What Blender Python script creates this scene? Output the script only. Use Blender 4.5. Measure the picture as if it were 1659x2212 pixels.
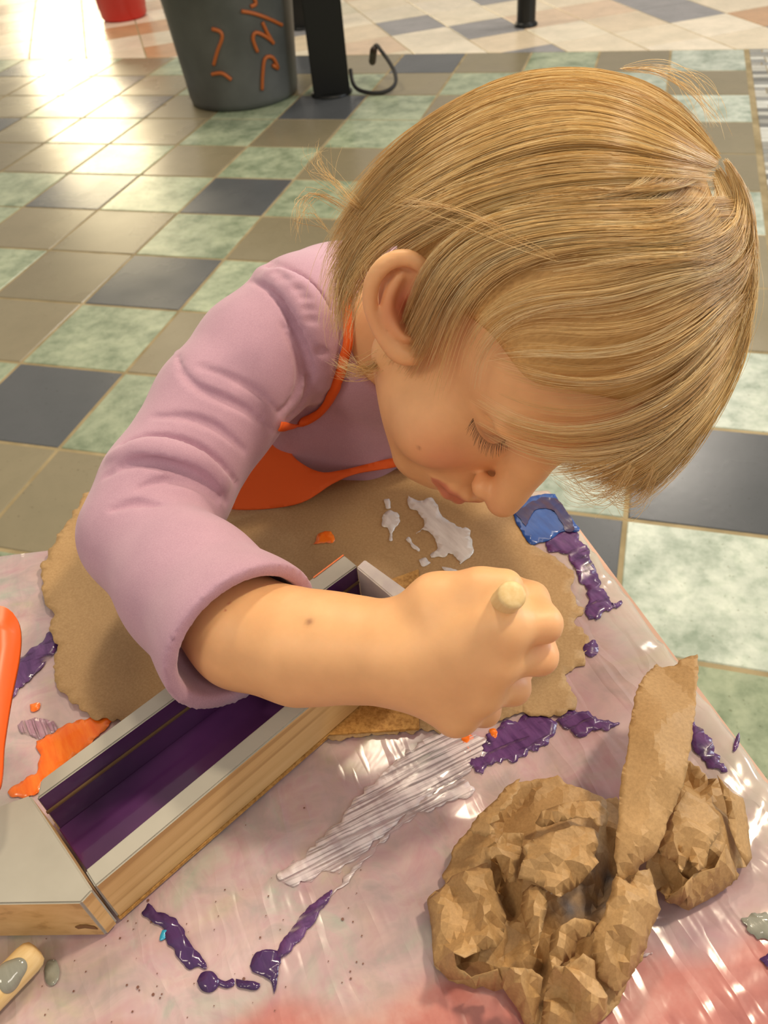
import bpy, bmesh, math, random
import numpy as np
from mathutils import Vector, Matrix, noise
from mathutils.geometry import delaunay_2d_cdt
random.seed(7); rng = np.random.default_rng(7)
for o in list(bpy.data.objects): bpy.data.objects.remove(o)
C = bpy.context.scene.collection

# ------------------------------------------------------------------ camera
RC = np.array([[0.95977689, 0.26857964, -0.08181257], [0.12588876, -0.67212843, -0.7296543], [-0.25095885, 0.69000605, -0.67890449]])
CP = np.array([1.17122247, -1.16005197, 1.07957501])
FPX = 1775.0
cam = bpy.data.cameras.new('camera'); camo = bpy.data.objects.new('camera', cam); C.objects.link(camo)
M = Matrix.Identity(4)
for r in range(3):
    M[r][0] = RC[0][r]; M[r][1] = -RC[1][r]; M[r][2] = -RC[2][r]; M[r][3] = CP[r]
camo.matrix_world = M
cam.sensor_fit = 'VERTICAL'; cam.sensor_height = 4.985; cam.sensor_width = 4.985 * 1659 / 2212
cam.lens = FPX / 2212 * cam.sensor_height
cam.clip_start = 0.01; cam.clip_end = 100
cam.dof.use_dof = True; cam.dof.focus_distance = 0.43; cam.dof.aperture_fstop = 2.4
bpy.context.scene.camera = camo
sc = bpy.context.scene
sc.view_settings.view_transform = 'Standard'; sc.view_settings.look = 'None'
sc.view_settings.exposure = 0.0; sc.view_settings.gamma = 1.0

# ------------------------------------------------------------------ light
w = bpy.data.worlds.new('world'); sc.world = w; w.use_nodes = True
w.node_tree.nodes['Background'].inputs[0].default_value = (1.0, 0.90, 0.78, 1)
w.node_tree.nodes['Background'].inputs[1].default_value = 0.46
def area(name, loc, target, size, power, col, sy=None):
    l = bpy.data.lights.new(name, 'AREA'); l.energy = power; l.color = col
    l.shape = 'RECTANGLE' if sy else 'DISK'; l.size = size
    if sy: l.size_y = sy
    o = bpy.data.objects.new(name, l); C.objects.link(o); o.location = loc
    o.rotation_euler = (Vector(target) - Vector(loc)).to_track_quat('-Z', 'Y').to_euler(); return o
area('ceiling_lamp', (2.05, -0.05, 2.7), (1.1, -0.85, .7), 0.22, 31, (1, .83, .60))
area('ceiling_lamp', (0.70, 0.35, 2.7), (1.0, -0.8, .7), 0.25, 19, (1, .84, .62))
area('ceiling_lamp', (0.1, -2.3, 2.7), (1.0, -1.0, .7), 0.5, 13, (1, .85, .65))
area('ceiling_lamp', (2.6, -2.0, 2.7), (1.1, -1.0, .7), 0.5, 7, (1, .92, .82))
area('ceiling_lamp', (-1.5, 3.0, 2.8), (-1.5, 3.0, 0), 0.7, 30, (1, .88, .68))
area('ceiling_lamp', (1.5, 4.0, 2.8), (1.2, 3.2, 0), 0.8, 42, (1, .9, .78))
area('window_glow', (-5.6, 8.4, 1.9), (-1.5, 2.5, 0), 1.1, 95, (1, .83, .52), 1.6)
area('window_side', (4.6, 1.8, 1.9), (1.6, -0.2, 0.2), 1.5, 75, (.84, .93, 1.0), 1.5)

# ------------------------------------------------------------------ projection helpers
def raydir(x, y):
    return RC.T @ np.array([(x - 829.5) / FPX, (y - 1106) / FPX, 1.0])
def at(x, y, z):
    d = raydir(x, y); return CP + (z - CP[2]) / d[2] * d
def D(x, y, dep):
    return CP + dep * raydir(x, y)

# ------------------------------------------------------------------ object helpers
def lin(r, g, b):
    f = lambda c: (c / 255 / 12.92) if c / 255 <= .04045 else ((c / 255 + .055) / 1.055) ** 2.4
    return (f(r), f(g), f(b), 1)
def link_mesh(name, me, m=None, parent=None, smooth=True):
    o = bpy.data.objects.new(name, me); C.objects.link(o)
    if m: me.materials.append(m)
    if smooth: me.polygons.foreach_set('use_smooth', [True] * len(me.polygons))
    if parent: o.parent = parent
    return o
def mesh_of(name, V, F, m=None, parent=None, smooth=True):
    me = bpy.data.meshes.new(name); me.from_pydata([tuple(map(float, v)) for v in V], [], [tuple(map(int, f)) for f in F]); me.update()
    return link_mesh(name, me, m, parent, smooth)
def from_bm(name, bm, m=None, parent=None, smooth=False):
    bmesh.ops.recalc_face_normals(bm, faces=bm.faces)
    me = bpy.data.meshes.new(name); bm.to_mesh(me); bm.free(); return link_mesh(name, me, m, parent, smooth)
def empty(name, loc=(0, 0, 0)):
    o = bpy.data.objects.new(name, None); C.objects.link(o); o.location = loc; return o
def tag(o, label=None, cat=None, group=None, kind=None):
    if label: o['label'] = label
    if cat: o['category'] = cat
    if group: o['group'] = group
    if kind: o['kind'] = kind
    return o
def parent_keep(ch, pa):
    ch.parent = pa; ch.matrix_parent_inverse = Matrix.Translation(-Vector(pa.location)); return ch

class Mat:
    def __init__(s, name, col=(.5, .5, .5, 1), rough=.5, **kw):
        s.m = bpy.data.materials.new(name); s.m.use_nodes = True; s.nt = s.m.node_tree; s.n = s.nt.nodes
        s.b = s.n['Principled BSDF']; s.b.inputs['Base Color'].default_value = col; s.b.inputs['Roughness'].default_value = rough
        for k, v in kw.items(): s.b.inputs[k.replace('_', ' ')].default_value = v
    def node(s, t, **kw):
        n = s.n.new(t)
        for k, v in kw.items():
            if k in n.inputs: n.inputs[k].default_value = v
            elif hasattr(n, k): setattr(n, k, v)
        return n
    def link(s, a, b): s.nt.links.new(a, b)
    def coord(s, kind='Object'):
        if not hasattr(s, 'tc'): s.tc = s.node('ShaderNodeTexCoord')
        return s.tc.outputs[kind]
    def mapping(s, scale=(1, 1, 1), rot=(0, 0, 0)):
        m0 = s.node('ShaderNodeMapping'); s.link(s.coord(), m0.inputs[0]); m0.inputs['Rotation'].default_value = rot
        mp = s.node('ShaderNodeMapping'); s.link(m0.outputs[0], mp.inputs[0]); rot = (0, 0, 0)
        mp.inputs['Scale'].default_value = scale; mp.inputs['Rotation'].default_value = rot; return mp.outputs[0]
    def noise(s, scale, detail=3, rough=.5, vec=None, dist=0):
        n = s.node('ShaderNodeTexNoise'); n.inputs['Scale'].default_value = scale; n.inputs['Detail'].default_value = detail
        n.inputs['Roughness'].default_value = rough; n.inputs['Distortion'].default_value = dist
        s.link(vec if vec else s.coord(), n.inputs['Vector']); return n.outputs['Fac']
    def ramp(s, fac, stops):
        r = s.node('ShaderNodeValToRGB'); e = r.color_ramp.elements
        while len(e) < len(stops): e.new(.5)
        for i, (p, c) in enumerate(stops): e[i].position = p; e[i].color = c
        s.link(fac, r.inputs[0]); return r.outputs[0]
    def mix(s, fac, a, b, mode='MIX'):
        n = s.node('ShaderNodeMix'); n.data_type = 'RGBA'; n.blend_type = mode
        for i, v in ((0, fac), (6, a), (7, b)):
            if hasattr(v, 'is_linked') or hasattr(v, 'links'): s.link(v, n.inputs[i])
            else: n.inputs[i].default_value = v
        return n.outputs[2]
    def base(s, c): s.link(c, s.b.inputs['Base Color'])
    def bump(s, h, strength=.3, dist=.001):
        b = s.node('ShaderNodeBump'); b.inputs['Strength'].default_value = strength; b.inputs['Distance'].default_value = dist
        s.link(h, b.inputs['Height']); s.link(b.outputs[0], s.b.inputs['Normal']); return b
    def attr(s, name='col'):
        a = s.node('ShaderNodeAttribute'); a.attribute_name = name; return a.outputs['Color']
def plain(name, rgb, rough=.5, **kw): return Mat(name, lin(*rgb), rough, **kw).m

# ================================================================== FLOOR
T = 0.305
KIND = {}
def rows(j, i0, s):
    for k, ch in enumerate(s): KIND[(i0 + k, j)] = ch
rows(9, -8, 'GDGTGGDTDTGTW'); rows(8, -8, 'GTTDTGTGTGBWT'); rows(7, -8, 'TTTGDTGDGTGTW')
rows(6, -8, 'GTDTGTGTGTDGT'); rows(5, -8, 'DGTTTGTGTGDWT'); rows(4, -8, 'TGTTGDGDGTGTW')
rows(3, -8, 'GTDTGTTGTGTGT'); rows(2, -8, 'TGTGTGTDGTGTT'); rows(1, -8, 'GTGTDGTGTGTGW')
rows(0, -8, 'TGDTGTGDGTTWD'); rows(-1, -8, 'GTGTGTTTTGTDW'); rows(-2, -8, 'TGTGTDGTGTGTG'); rows(-3, -8, 'GTGTGTGTGDGTG')
COL = {'G': (158, 168, 142), 'T': (138, 128, 102), 'D': (84, 87, 90), 'W': (186, 194, 182), 'B': (84, 100, 128)}
COL2 = [(232, 218, 192), (240, 228, 206), (222, 196, 168), (214, 206, 182), (236, 224, 200), (200, 160, 122), (230, 216, 190), (150, 148, 150), (226, 208, 180), (238, 226, 204)]
mf = Mat('floor_tile_glaze', rough=.26)
a_ = mf.attr('col'); k_ = mf.attr('mott')
n1 = mf.noise(9, 6, .65); n2 = mf.noise(40, 4, .6)
mott = mf.ramp(n1, [(.36, (.60, .66, .60, 1)), (.5, (.98, 1.0, .97, 1)), (.66, (1.32, 1.30, 1.27, 1))])
mott2 = mf.ramp(n2, [(.3, (.80, .84, .80, 1)), (.55, (1.05, 1.04, 1.04, 1))])
mm = mf.mix(1.0, mott, mott2, 'MULTIPLY'); mm = mf.mix(k_, (1, 1, 1, 1), mm)
spk = mf.ramp(mf.noise(160, 2, .5), [(.24, (.55, .5, .42, 1)), (.30, (1, 1, 1, 1))])
mf.base(mf.mix(1.0, mf.mix(1.0, a_, mm, 'MULTIPLY'), spk, 'MULTIPLY')); mf.bump(mf.noise(60, 4), .05, .002)
rr = mf.ramp(mf.noise(3, 3), [(.3, (.2,) * 3 + (1,)), (.7, (.34,) * 3 + (1,))]); mf.link(rr, mf.b.inputs['Roughness'])
grout = Mat('grout', lin(158, 140, 104), .85); grout.base(grout.ramp(grout.noise(14, 4), [(.3, lin(140, 124, 88)), (.7, lin(176, 158, 120))]))
V, F, FC, FM = [], [], [], []
def tile(quad, col, mott, gap=.0045, ch=.0025):
    c = np.mean(quad, axis=0); b = len(V); n = len(quad)
    for s, z in ((gap, -.0005), (gap + ch, .0018)):
        for p in quad:
            d = c - p; V.append((*(p + d / (np.linalg.norm(d) + 1e-9) * s * 1.3), z))
    F.append([b + n + k for k in range(n)]); FC.append(col); FM.append(mott)
    for k in range(n):
        F.append([b + k, b + (k + 1) % n, b + n + (k + 1) % n, b + n + k]); FC.append(col); FM.append(mott)
for i in range(-10, 5):
    for j in range(-5, 10):
        kd = KIND.get((i, j), random.choice('GTGTD'))
        c = lin(*COL[kd]); v = random.uniform(.9, 1.1); c = (c[0] * v, c[1] * v, c[2] * v, 1)
        tile(np.array([(i, j), (i + 1, j), (i + 1, j + 1), (i, j + 1)], float) * T, c, 1.0 if kd in 'GW' else .12)
# mosaic strip at the right of the green field: little stones in rows
y = -5.0
while y < 10:
    h = random.uniform(.10, .16); x = 5.05
    while x < 5.8:
        wd = random.uniform(.12, .3); v = random.choice([(216, 216, 208), (150, 150, 146), (120, 120, 116), (198, 196, 186), (160, 158, 150)])
        tile(np.array([(x, y), (min(x + wd, 5.8), y), (min(x + wd, 5.8), min(y + h, 10)), (x, min(y + h, 10))]) * T, lin(*v), .3, .0015, .0012); x += wd
    y += h
def clip(poly, ax, lim, sgn):
    out = []
    for k in range(len(poly)):
        a, b = poly[k - 1], poly[k]; da, db = sgn * (a[ax] - lim), sgn * (b[ax] - lim)
        if (da > 0) != (db > 0): out.append(a + (b - a) * da / (da - db))
        if db > 0: out.append(b)
    return out
e1, e2 = np.array([.848, .53]), np.array([.53, -.848])
def rot_tiles(x0, x1, y0, y1):
    for a in range(-30, 34):
        for b in range(-34, 22):
            q = [(a + .44 + dx) * e1 + (b + .33 + dy) * e2 for dx, dy in ((0, 0), (0, 1), (1, 1), (1, 0))]
            for ax, lim, sg in ((0, x0, 1), (0, x1, -1), (1, y0, 1), (1, y1, -1)):
                if q: q = clip(q, ax, lim, sg)
            if len(q) > 2:
                r = random.Random(a * 91 + b * 7); c = lin(*r.choice(COL2))
                if (a, b) in ((5, -11),): c = lin(150, 148, 150)
                tile(np.array(q) * T, c, .25, .003, .0015)
rot_tiles(-24, 16, 10.0, 30); rot_tiles(5.85, 16, -5, 10.0)
fl = mesh_of('floor', V, F, mf.m, smooth=False)
for nm, data in (('col', FC), ('mott', [(m_,) * 3 + (1,) for m_ in FM])):
    at_ = fl.data.attributes.new(nm, 'FLOAT_COLOR', 'FACE'); at_.data.foreach_set('color', np.array(data, dtype=np.float32).ravel())
tag(fl, kind='structure')
gb = mesh_of('floor_grout', [(-8, -3, 0), (6, -3, 0), (6, 10, 0), (-8, 10, 0)], [(0, 1, 2, 3)], grout.m, fl, False)

# ================================================================== FAR OBJECTS
def lathe(bm, prof, n=48, cx=0, cy=0):
    rings = []
    for r, z in prof:
        rings.append([bm.verts.new((cx + r * math.cos(2 * math.pi * k / n), cy + r * math.sin(2 * math.pi * k / n), z)) for k in range(n)])
    for a, b in zip(rings, rings[1:]):
        for k in range(n): bm.faces.new((a[k], a[(k + 1) % n], b[(k + 1) % n], b[k]))
    bm.faces.new(rings[0][::-1]); return rings
def tube_pts(P, r, n=8, taper=None):
    P = [Vector(p) for p in P]; V, F = [], []
    up = Vector((0, 0, 1)); prev = None
    for i, p in enumerate(P):
        t = (P[min(i + 1, len(P) - 1)] - P[max(i - 1, 0)]).normalized()
        if prev is None:
            u = t.cross(up);
            if u.length < .1: u = t.cross(Vector((1, 0, 0)))
            u.normalize()
        else: u = (prev - t * prev.dot(t)).normalized()
        prev = u; v = t.cross(u); rr = r * (taper[i] if taper else 1)
        for k in range(n):
            a = 2 * math.pi * k / n; V.append(p + (u * math.cos(a) + v * math.sin(a)) * rr)
    for i in range(len(P) - 1):
        for k in range(n): F.append((i * n + k, i * n + (k + 1) % n, (i + 1) * n + (k + 1) % n, (i + 1) * n + k))
    F.append(tuple(range(n))[::-1]); F.append(tuple((len(P) - 1) * n + k for k in range(n)))
    return V, F
def spline(P, n):
    P = np.array(P, float); d = np.r_[0, np.cumsum(np.linalg.norm(np.diff(P, axis=0), axis=1))]; 
    t = np.linspace(0, d[-1], n); out = []
    for x in t:
        i = min(max(np.searchsorted(d, x) - 1, 0), len(P) - 2); u = (x - d[i]) / (d[i + 1] - d[i] + 1e-12)
        p0, p1, p2, p3 = P[max(i - 1, 0)], P[i], P[i + 1], P[min(i + 2, len(P) - 1)]
        out.append(.5 * ((2 * p1) + (-p0 + p2) * u + (2 * p0 - 5 * p1 + 4 * p2 - p3) * u * u + (-p0 + 3 * p1 - 3 * p2 + p3) * u ** 3))
    return np.array(out)

# grey bin with orange scrawl
bL, bR = at(412, 235, 0), at(655, 215, 0); bc = (bL + bR) / 2; br = np.linalg.norm(bR - bL) / 2 * .97
fwd = np.array([bc[0] - CP[0], bc[1] - CP[1]]); fwd /= np.linalg.norm(fwd); bc2 = bc[:2] + fwd * br * .55
bin_ = empty('waste_bin', (bc2[0], bc2[1], 0))
tag(bin_, 'round dark grey plastic bin with orange handwriting standing on green tiles', 'bin')
mb = Mat('bin_plastic', lin(88, 90, 88), .45); mb.base(mb.ramp(mb.noise(6, 4), [(.3, lin(74, 76, 74)), (.7, lin(96, 98, 96))]))
bm = bmesh.new(); HB = .67; RT = br * 1.205
prof = [(br * .9, .0), (br * .98, .008), (br, .03), (br * 1.02, .10), (RT, HB - .05), (RT * 1.02, HB - .045), (RT * 1.025, HB), (RT * .99, HB), (RT * .97, HB - .02), (br * .97, .05), (.001, .045)]
lathe(bm, prof); bo = from_bm('bin_body', bm, mb.m, bin_, True)
def on_bin(px, py, lift=.003):
    d = raydir(px, py); s = 1.5
    for _ in range(60):   # march to the cone
        p = CP + s * d; rad = br + (RT - br) * min(max(p[2] / HB, 0), 1.2); s += (np.hypot(*(p[:2] - bc2)) - rad) * .7
    p = CP + s * d; n = p[:2] - bc2; n /= np.linalg.norm(n); return np.array([p[0] + n[0] * lift, p[1] + n[1] * lift, p[2]])
mo = plain('orange_marker', (176, 92, 34), .5)
for st in ([(540, -18), (552, 6), (541, 14)], [(521, 24), (545, 28), (574, 38), (608, 54)], [(590, 94), (577, 72), (566, 48)], [(590, 92), (572, 78), (552, 70), (546, 84), (556, 112)],
           [(566, 194), (567, 160), (572, 126), (588, 124), (600, 148), (588, 140)], [(458, 62), (476, 68), (480, 82), (470, 110), (462, 140)], [(458, 160), (480, 158), (500, 172)]):
    P = spline([on_bin(*p) for p in st], 18); Vt, Ft = tube_pts(P, .0075, 6); 
    mesh_of('handwriting', Vt, Ft, mo, bin_)
for ch in bin_.children:
    pass
def relocal(root):      # children were built in world space: keep them there under a moved empty
    for ch in root.children: ch.matrix_parent_inverse = Matrix.Translation(-Vector(root.location))
bo.location = (bc2[0], bc2[1], 0)
relocal(bin_)

mblk = Mat('black_metal', lin(24, 25, 25), .38, Metallic=.3); mblk.bump(mblk.noise(80, 3), .05)
def post(name, label, px, py, wpx, H, tilt=(0, 0), flare=False, sides=4, wd=None):
    p = at(px, py, 0); wdt = wpx * np.dot(p - CP, RC[2]) / FPX
    r = empty(name, (p[0], p[1], 0)); tag(r, label, 'post')
    bm = bmesh.new()
    if sides == 4:
        h = wdt / 2; d = h * .8
        g = bmesh.ops.create_cube(bm, size=1)
        for v in g['verts']: v.co = Vector((v.co.x * 2 * h, v.co.y * 2 * d, (v.co.z + .5) * H))
        bmesh.ops.bevel(bm, geom=bm.edges[:], offset=.006, segments=2, affect='EDGES')
    else:
        lathe(bm, [(wdt / 2, .0), (wdt / 2, .02), (wdt / 2, H)], 24)
    o = from_bm('post_shaft', bm, mblk.m, r, sides != 4); o.rotation_euler[2] = math.atan2(CP[1] - p[1], CP[0] - p[0]) + math.pi / 2
    bm = bmesh.new()
    lathe(bm, [(wdt * .62, 0), (wdt * .62, .012), (wdt * .5, .022)] if sides != 4 else [(wdt * .56, 0), (wdt * .58, .006), (wdt * .5, .014)], 32)
    from_bm('foot_plate', bm, mblk.m, r, True)
    return r
post('square_post', 'wide black metal post standing just right of the grey bin', 717, 202, 78, 1.5)
post('square_post', 'black metal post further back, half hidden between grey bin and wide black post', 652, 62, 40, 1.5)
post('round_post', 'thin round black metal table leg standing on cream tiles at the top', 1136, 56, 40, 1.2, sides=24)
# black cable loop
cab = [at(*p[:2], p[2]) for p in ((757, 150, .08), (762, 178, .04), (775, 194, .02), (805, 201, .012), (835, 197, .014), (853, 182, .03), (853, 158, .06), (838, 130, .09), (822, 108, .12), (814, 98, .13), (808, 103, .12), (806, 122, .08))]
P = spline(cab, 60); Vt, Ft = tube_pts(P, .0085, 8); o = mesh_of('cable', Vt, Ft, plain('black_rubber', (26, 24, 22), .5))
tag(o, 'thin black cable looping out beside the wide black post', 'cable')
Vt, Ft = tube_pts(spline([at(808, 104, .125), at(806, 116, .095), at(804, 136, .05)], 8), .017, 10, [.45, .9, 1, 1, 1, 1, 1, .8]); mesh_of('plug', Vt, Ft, plain('brown_rubber', (58, 42, 30), .5), o)
# red bucket
rb = at(272, 44, 0); rr_ = 68 * np.dot(rb - CP, RC[2]) / FPX * .72
f2 = np.array([rb[0] - CP[0], rb[1] - CP[1]]); f2 /= np.linalg.norm(f2); rb2 = rb[:2] + f2 * rr_ * .55
bk = empty('red_bucket', (rb2[0], rb2[1], 0)); tag(bk, 'red plastic bucket standing on cream tiles behind the grey bin', 'bucket')
bm = bmesh.new(); lathe(bm, [(rr_ * .9, 0), (rr_, .02), (rr_ * 1.02, .06), (rr_ * 1.04, .062), (rr_ * 1.2, .36), (rr_ * 1.28, .36), (rr_ * 1.28, .39), (rr_ * 1.17, .39), (rr_ * .95, .03), (.001, .025)], 40)
from_bm('bucket_body', bm, plain('red_plastic', (196, 30, 16), .3), bk, True)
hp = [(math.cos(a) * rr_ * 1.3, math.sin(a) * .02 - rr_ * .2, .38 - abs(math.sin(a)) * .18) for a in np.linspace(0, math.pi, 20)]
Vt, Ft = tube_pts(hp, .004, 6); mesh_of('bucket_handle', Vt, Ft, plain('wire', (170, 170, 168), .3, Metallic=1), bk)

# ================================================================== TABLE + PLASTIC SHEET
ZT = 0.678; ZS = 0.680
c0 = at(1190, 1045, ZT)[:2]; eL = at(0, 1190, ZT)[:2]; eR = at(1640, 1640, ZT)[:2]
dF = (eL - c0) / np.linalg.norm(eL - c0); dR = (eR - c0) / np.linalg.norm(eR - c0)
nF = np.array([dF[1], -dF[0]]); nF *= -np.sign(nF @ dR); nR = np.array([dR[1], -dR[0]]); nR *= -np.sign(nR @ dF)
c0i = c0 - (dF * 0) 
tbl = empty('craft_table', (c0[0], c0[1], 0)); tag(tbl, 'kids craft table under a paint-splattered plastic sheet', 'table')
mt = Mat('table_top', lin(205, 170, 150), .4)
A_, B_, C_, D_ = c0, c0 + dF * .85, c0 + dF * .85 + dR * .75, c0 + dR * .75
bm = bmesh.new()
vs = [bm.verts.new((p[0] , p[1] , z)) for z in (ZT - .025, ZT - .002) for p in (A_, B_, C_, D_)]
bm.faces.new(vs[:4]); bm.faces.new(vs[4:])
for k in range(4): bm.faces.new((vs[k], vs[(k + 1) % 4], vs[4 + (k + 1) % 4], vs[4 + k]))
bmesh.ops.bevel(bm, geom=[e for e in bm.edges if abs(e.verts[0].co.z - e.verts[1].co.z) > .01], offset=.018, segments=5, affect='EDGES')
bmesh.ops.bevel(bm, geom=[e for e in bm.edges if abs(e.verts[0].co.z - e.verts[1].co.z) < .001], offset=.004, segments=2, affect='EDGES')
o = from_bm('tabletop', bm, mt.m, tbl); 
cen = (A_ + B_ + C_ + D_) / 4
for p in (A_, B_, C_, D_):
    q = p + (cen - p) * .16; bm = bmesh.new(); lathe(bm, [(.018, 0), (.02, .01), (.02, ZT - .025)], 20, q[0], q[1]); from_bm('leg', bm, mblk.m, tbl, True)
relocal(tbl)

def sheet_h(x, y):
    v = Vector((x, y, 0))
    ang = .9; u = x * math.cos(ang) + y * math.sin(ang); w2 = -x * math.sin(ang) + y * math.cos(ang)
    wr = noise.noise(Vector((u * 14, w2 * 60, 3.1))); wr2 = noise.noise(Vector((u * 30 + 7, w2 * 22, 9.2)))
    edge = min(max((np.dot(np.array([x, y]) - c0, nR) + .09) / .09, 0), 1)
    edge2 = min(max((.16 + (-1.02 - y)) / .2, 0), 1)
    t_ = min(max(((x - .93) * .12 + (y + 1.03) * .16) / .04, 0), 1); ds = math.hypot(x - .93 - .12 * t_, y + 1.03 - .16 * t_)
    fb = min(max((ds - .05) / .03, .12), 1)   # lies flat under the wooden box
    return fb * (1 - abs(wr) * 2) * (.0007 + .0022 * edge + .0012 * edge2) + fb * wr2 * (.0006 + .001 * edge)
def sheet_pt(x, y):
    p = np.array([x, y]); d1 = max((p - c0) @ nF + .006, 0); d2 = max((p - c0) @ nR + .006, 0)
    h = sheet_h(x, y); fl_ = math.sin((p @ dR) * 60) * .5 + .5
    q = p - nF * d1 * .9 - nR * d2 * .86
    return np.array([q[0], q[1], ZS + h - (d1 + d2) * .95])
ms = Mat('plastic_film', rough=.2, Coat_Weight=.5, Coat_Roughness=.08)
ms.b.inputs['Specular IOR Level'].default_value = .6
b1 = ms.ramp(ms.noise(20, 5, .6, dist=.8), [(.30, lin(186, 176, 146)), (.42, lin(190, 162, 160)), (.55, lin(188, 158, 166)), (.68, lin(166, 176, 164))])
b2 = ms.ramp(ms.noise(44, 4, .6, dist=1), [(.3, lin(158, 160, 152)), (.5, lin(200, 180, 176)), (.72, lin(186, 142, 152))])
mx = ms.mix(.45, b1, b2)
mp_ = ms.mapping((7, 26, 1), (0, 0, -.62)); st_ = ms.ramp(ms.noise(1, 4, .6, vec=mp_), [(.35, (.8, .78, .78, 1)), (.65, (1.15, 1.15, 1.13, 1))])
mx = ms.mix(.8, mx, st_, 'MULTIPLY')
pinkA = ms.attr('zone'); sep = ms.node('ShaderNodeSeparateColor'); ms.link(pinkA, sep.inputs[0])
red = ms.ramp(ms.noise(26, 5, .6), [(.3, lin(158, 84, 78)), (.5, lin(190, 116, 106)), (.7, lin(206, 160, 150))])
mx = ms.mix(sep.outputs[0], mx, red); mx = ms.mix(sep.outputs[1], mx, lin(206, 196, 176))
mx = ms.mix(sep.outputs[2], mx, lin(168, 128, 134))
ms.base(mx)
mpb = ms.mapping((9, 42, 1), (0, 0, .9)); mpc = ms.mapping((26, 12, 1), (0, 0, .2))
ad = ms.node('ShaderNodeMath'); ad.operation = 'ADD'; rid = ms.ramp(ms.noise(1, 3, .5, vec=mpb), [(.40, (0, 0, 0, 1)), (.5, (1, 1, 1, 1)), (.60, (0, 0, 0, 1))])
ms.link(rid, ad.inputs[0]); ms.link(ms.noise(1.2, 4, .6, vec=mpc), ad.inputs[1]); ms.bump(ad.outputs[0], .22, .002)
V, F, Z = [], [], []
na, nb = 150, 150
for a in range(na + 1):
    for b in range(nb + 1):
        u = -.14 + .94 * a / na; v = -.14 + .86 * b / nb
        p = c0 + dF * u + dR * v; V.append(sheet_pt(*p))
        k1 = min(max((-1.052 - p[1] + .42 * (p[0] - 1.1) + .006 * math.sin(p[0] * 90)) / .012, 0), 1) * .9
        k2 = min(max((((p - c0) @ nR) + .045) / .05, 0), 1) * (1 - k1)
        k3 = min(max(1 - abs((p - c0) @ nR + .075) / .055, 0), 1) * (1 - k1) * .5
        Z.append((k1, k2 * .8, k3, 1))
for a in range(na):
    for b in range(nb): i = a * (nb + 1) + b; F.append((i, i + 1, i + nb + 2, i + nb + 1))
sheet = mesh_of('plastic_sheet', V, F, ms.m); at_ = sheet.data.attributes.new('zone', 'FLOAT_COLOR', 'POINT'); at_.data.foreach_set('color', np.array(Z, dtype=np.float32).ravel())
tag(sheet, 'crinkled clear plastic sheet with pink and purple paint covering the table', 'plastic sheet')

# ---- flat patches traced on a surface
def jag(poly, amp, n=120, seed=0, close=True):
    P = np.array(poly + [poly[0]], float); P = spline(P, n + 1)[:-1]; c = P.mean(0); r = random.Random(seed); out = []
    for k, p in enumerate(P):
        t = P[(k + 1) % n] - P[k - 1]; nn = np.array([t[1], -t[0]]); nn /= np.linalg.norm(nn) + 1e-9
        out.append(p + nn * amp * (noise.noise(Vector((p[0] / 20, p[1] / 20, seed))) * 1.9 + noise.noise(Vector((p[0] / 7, p[1] / 7, seed + 3))) * .6 + r.uniform(-.07, .07)))
    return out
def cdt_fill(P2, step=None, extra=None):
    pts = [Vector(p) for p in P2]; n = len(pts); edges = [(k, (k + 1) % n) for k in range(n)]
    if step:
        xs = [p[0] for p in P2]; ys = [p[1] for p in P2]; A = np.array(P2)
        gx, gy = np.meshgrid(np.arange(min(xs), max(xs), step), np.arange(min(ys), max(ys), step)); G = np.c_[gx.ravel(), gy.ravel()] + rng.uniform(-.2, .2, (gx.size, 2)) * step
        ins = np.zeros(len(G), bool); x1, y1 = A[-1]
        for x2, y2 in A:
            cnd = ((y1 > G[:, 1]) != (y2 > G[:, 1])); xx = (x2 - x1) * (G[:, 1] - y1) / (y2 - y1 + 1e-12) + x1; ins ^= cnd & (G[:, 0] < xx); x1, y1 = x2, y2
        pts += [Vector(g) for g in G[ins]]
    if extra: pts += [Vector(e) for e in extra]
    r = delaunay_2d_cdt(pts, edges, [], 1, 1e-9); return [tuple(v) for v in r[0]], r[2]
def patch(name, poly, m, parent, amp=4, lift=.0008, thick=.00018, zf=None, z0=ZS, seed=0, step=None, n=120):
    P = jag(poly, amp, n, seed); Wd = [at(p[0], p[1], z0)[:2] for p in P]
    vs, fs = cdt_fill(Wd, step or .004)
    zf = zf or (lambda x, y: ZS + sheet_h(x, y))
    Vv = [(x, y, zf(x, y) + lift) for x, y in vs]
    o = mesh_of(name, Vv, fs, m, parent)
    s = o.modifiers.new('s', 'SOLIDIFY'); s.thickness = thick; s.offset = 1
    return o
def paint(name, rgb, rgb2=None, rough=.28, sc_=60):
    m_ = Mat(name, lin(*rgb), rough, Coat_Weight=.3); 
    mpv = m_.mapping((50, 220, 1), (0, 0, .75)); m_.base(m_.ramp(m_.noise(1, 4, .6, vec=mpv), [(.35, lin(*rgb)), (.7, lin(*(rgb2 or rgb)))])); m_.bump(m_.noise(1.5, 4, vec=mpv), .3, .0004)
    return m_.m
purple = paint('purple_paint', (72, 40, 92), (112, 72, 128)); purpleD = paint('purple_paint_wet', (60, 36, 82), (76, 46, 98), .18)
orange = paint('orange_paint', (240, 104, 16), (250, 134, 40)); whiteP = paint('white_paint', (206, 198, 190), (228, 222, 214)); blueP = paint('light_blue_paint', (30, 150, 190), (60, 170, 205))
greyP = paint('grey_paint', (136, 136, 124), (150, 150, 138), .12); mauve = paint('mauve_paint', (160, 120, 140), (190, 158, 170))
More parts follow.
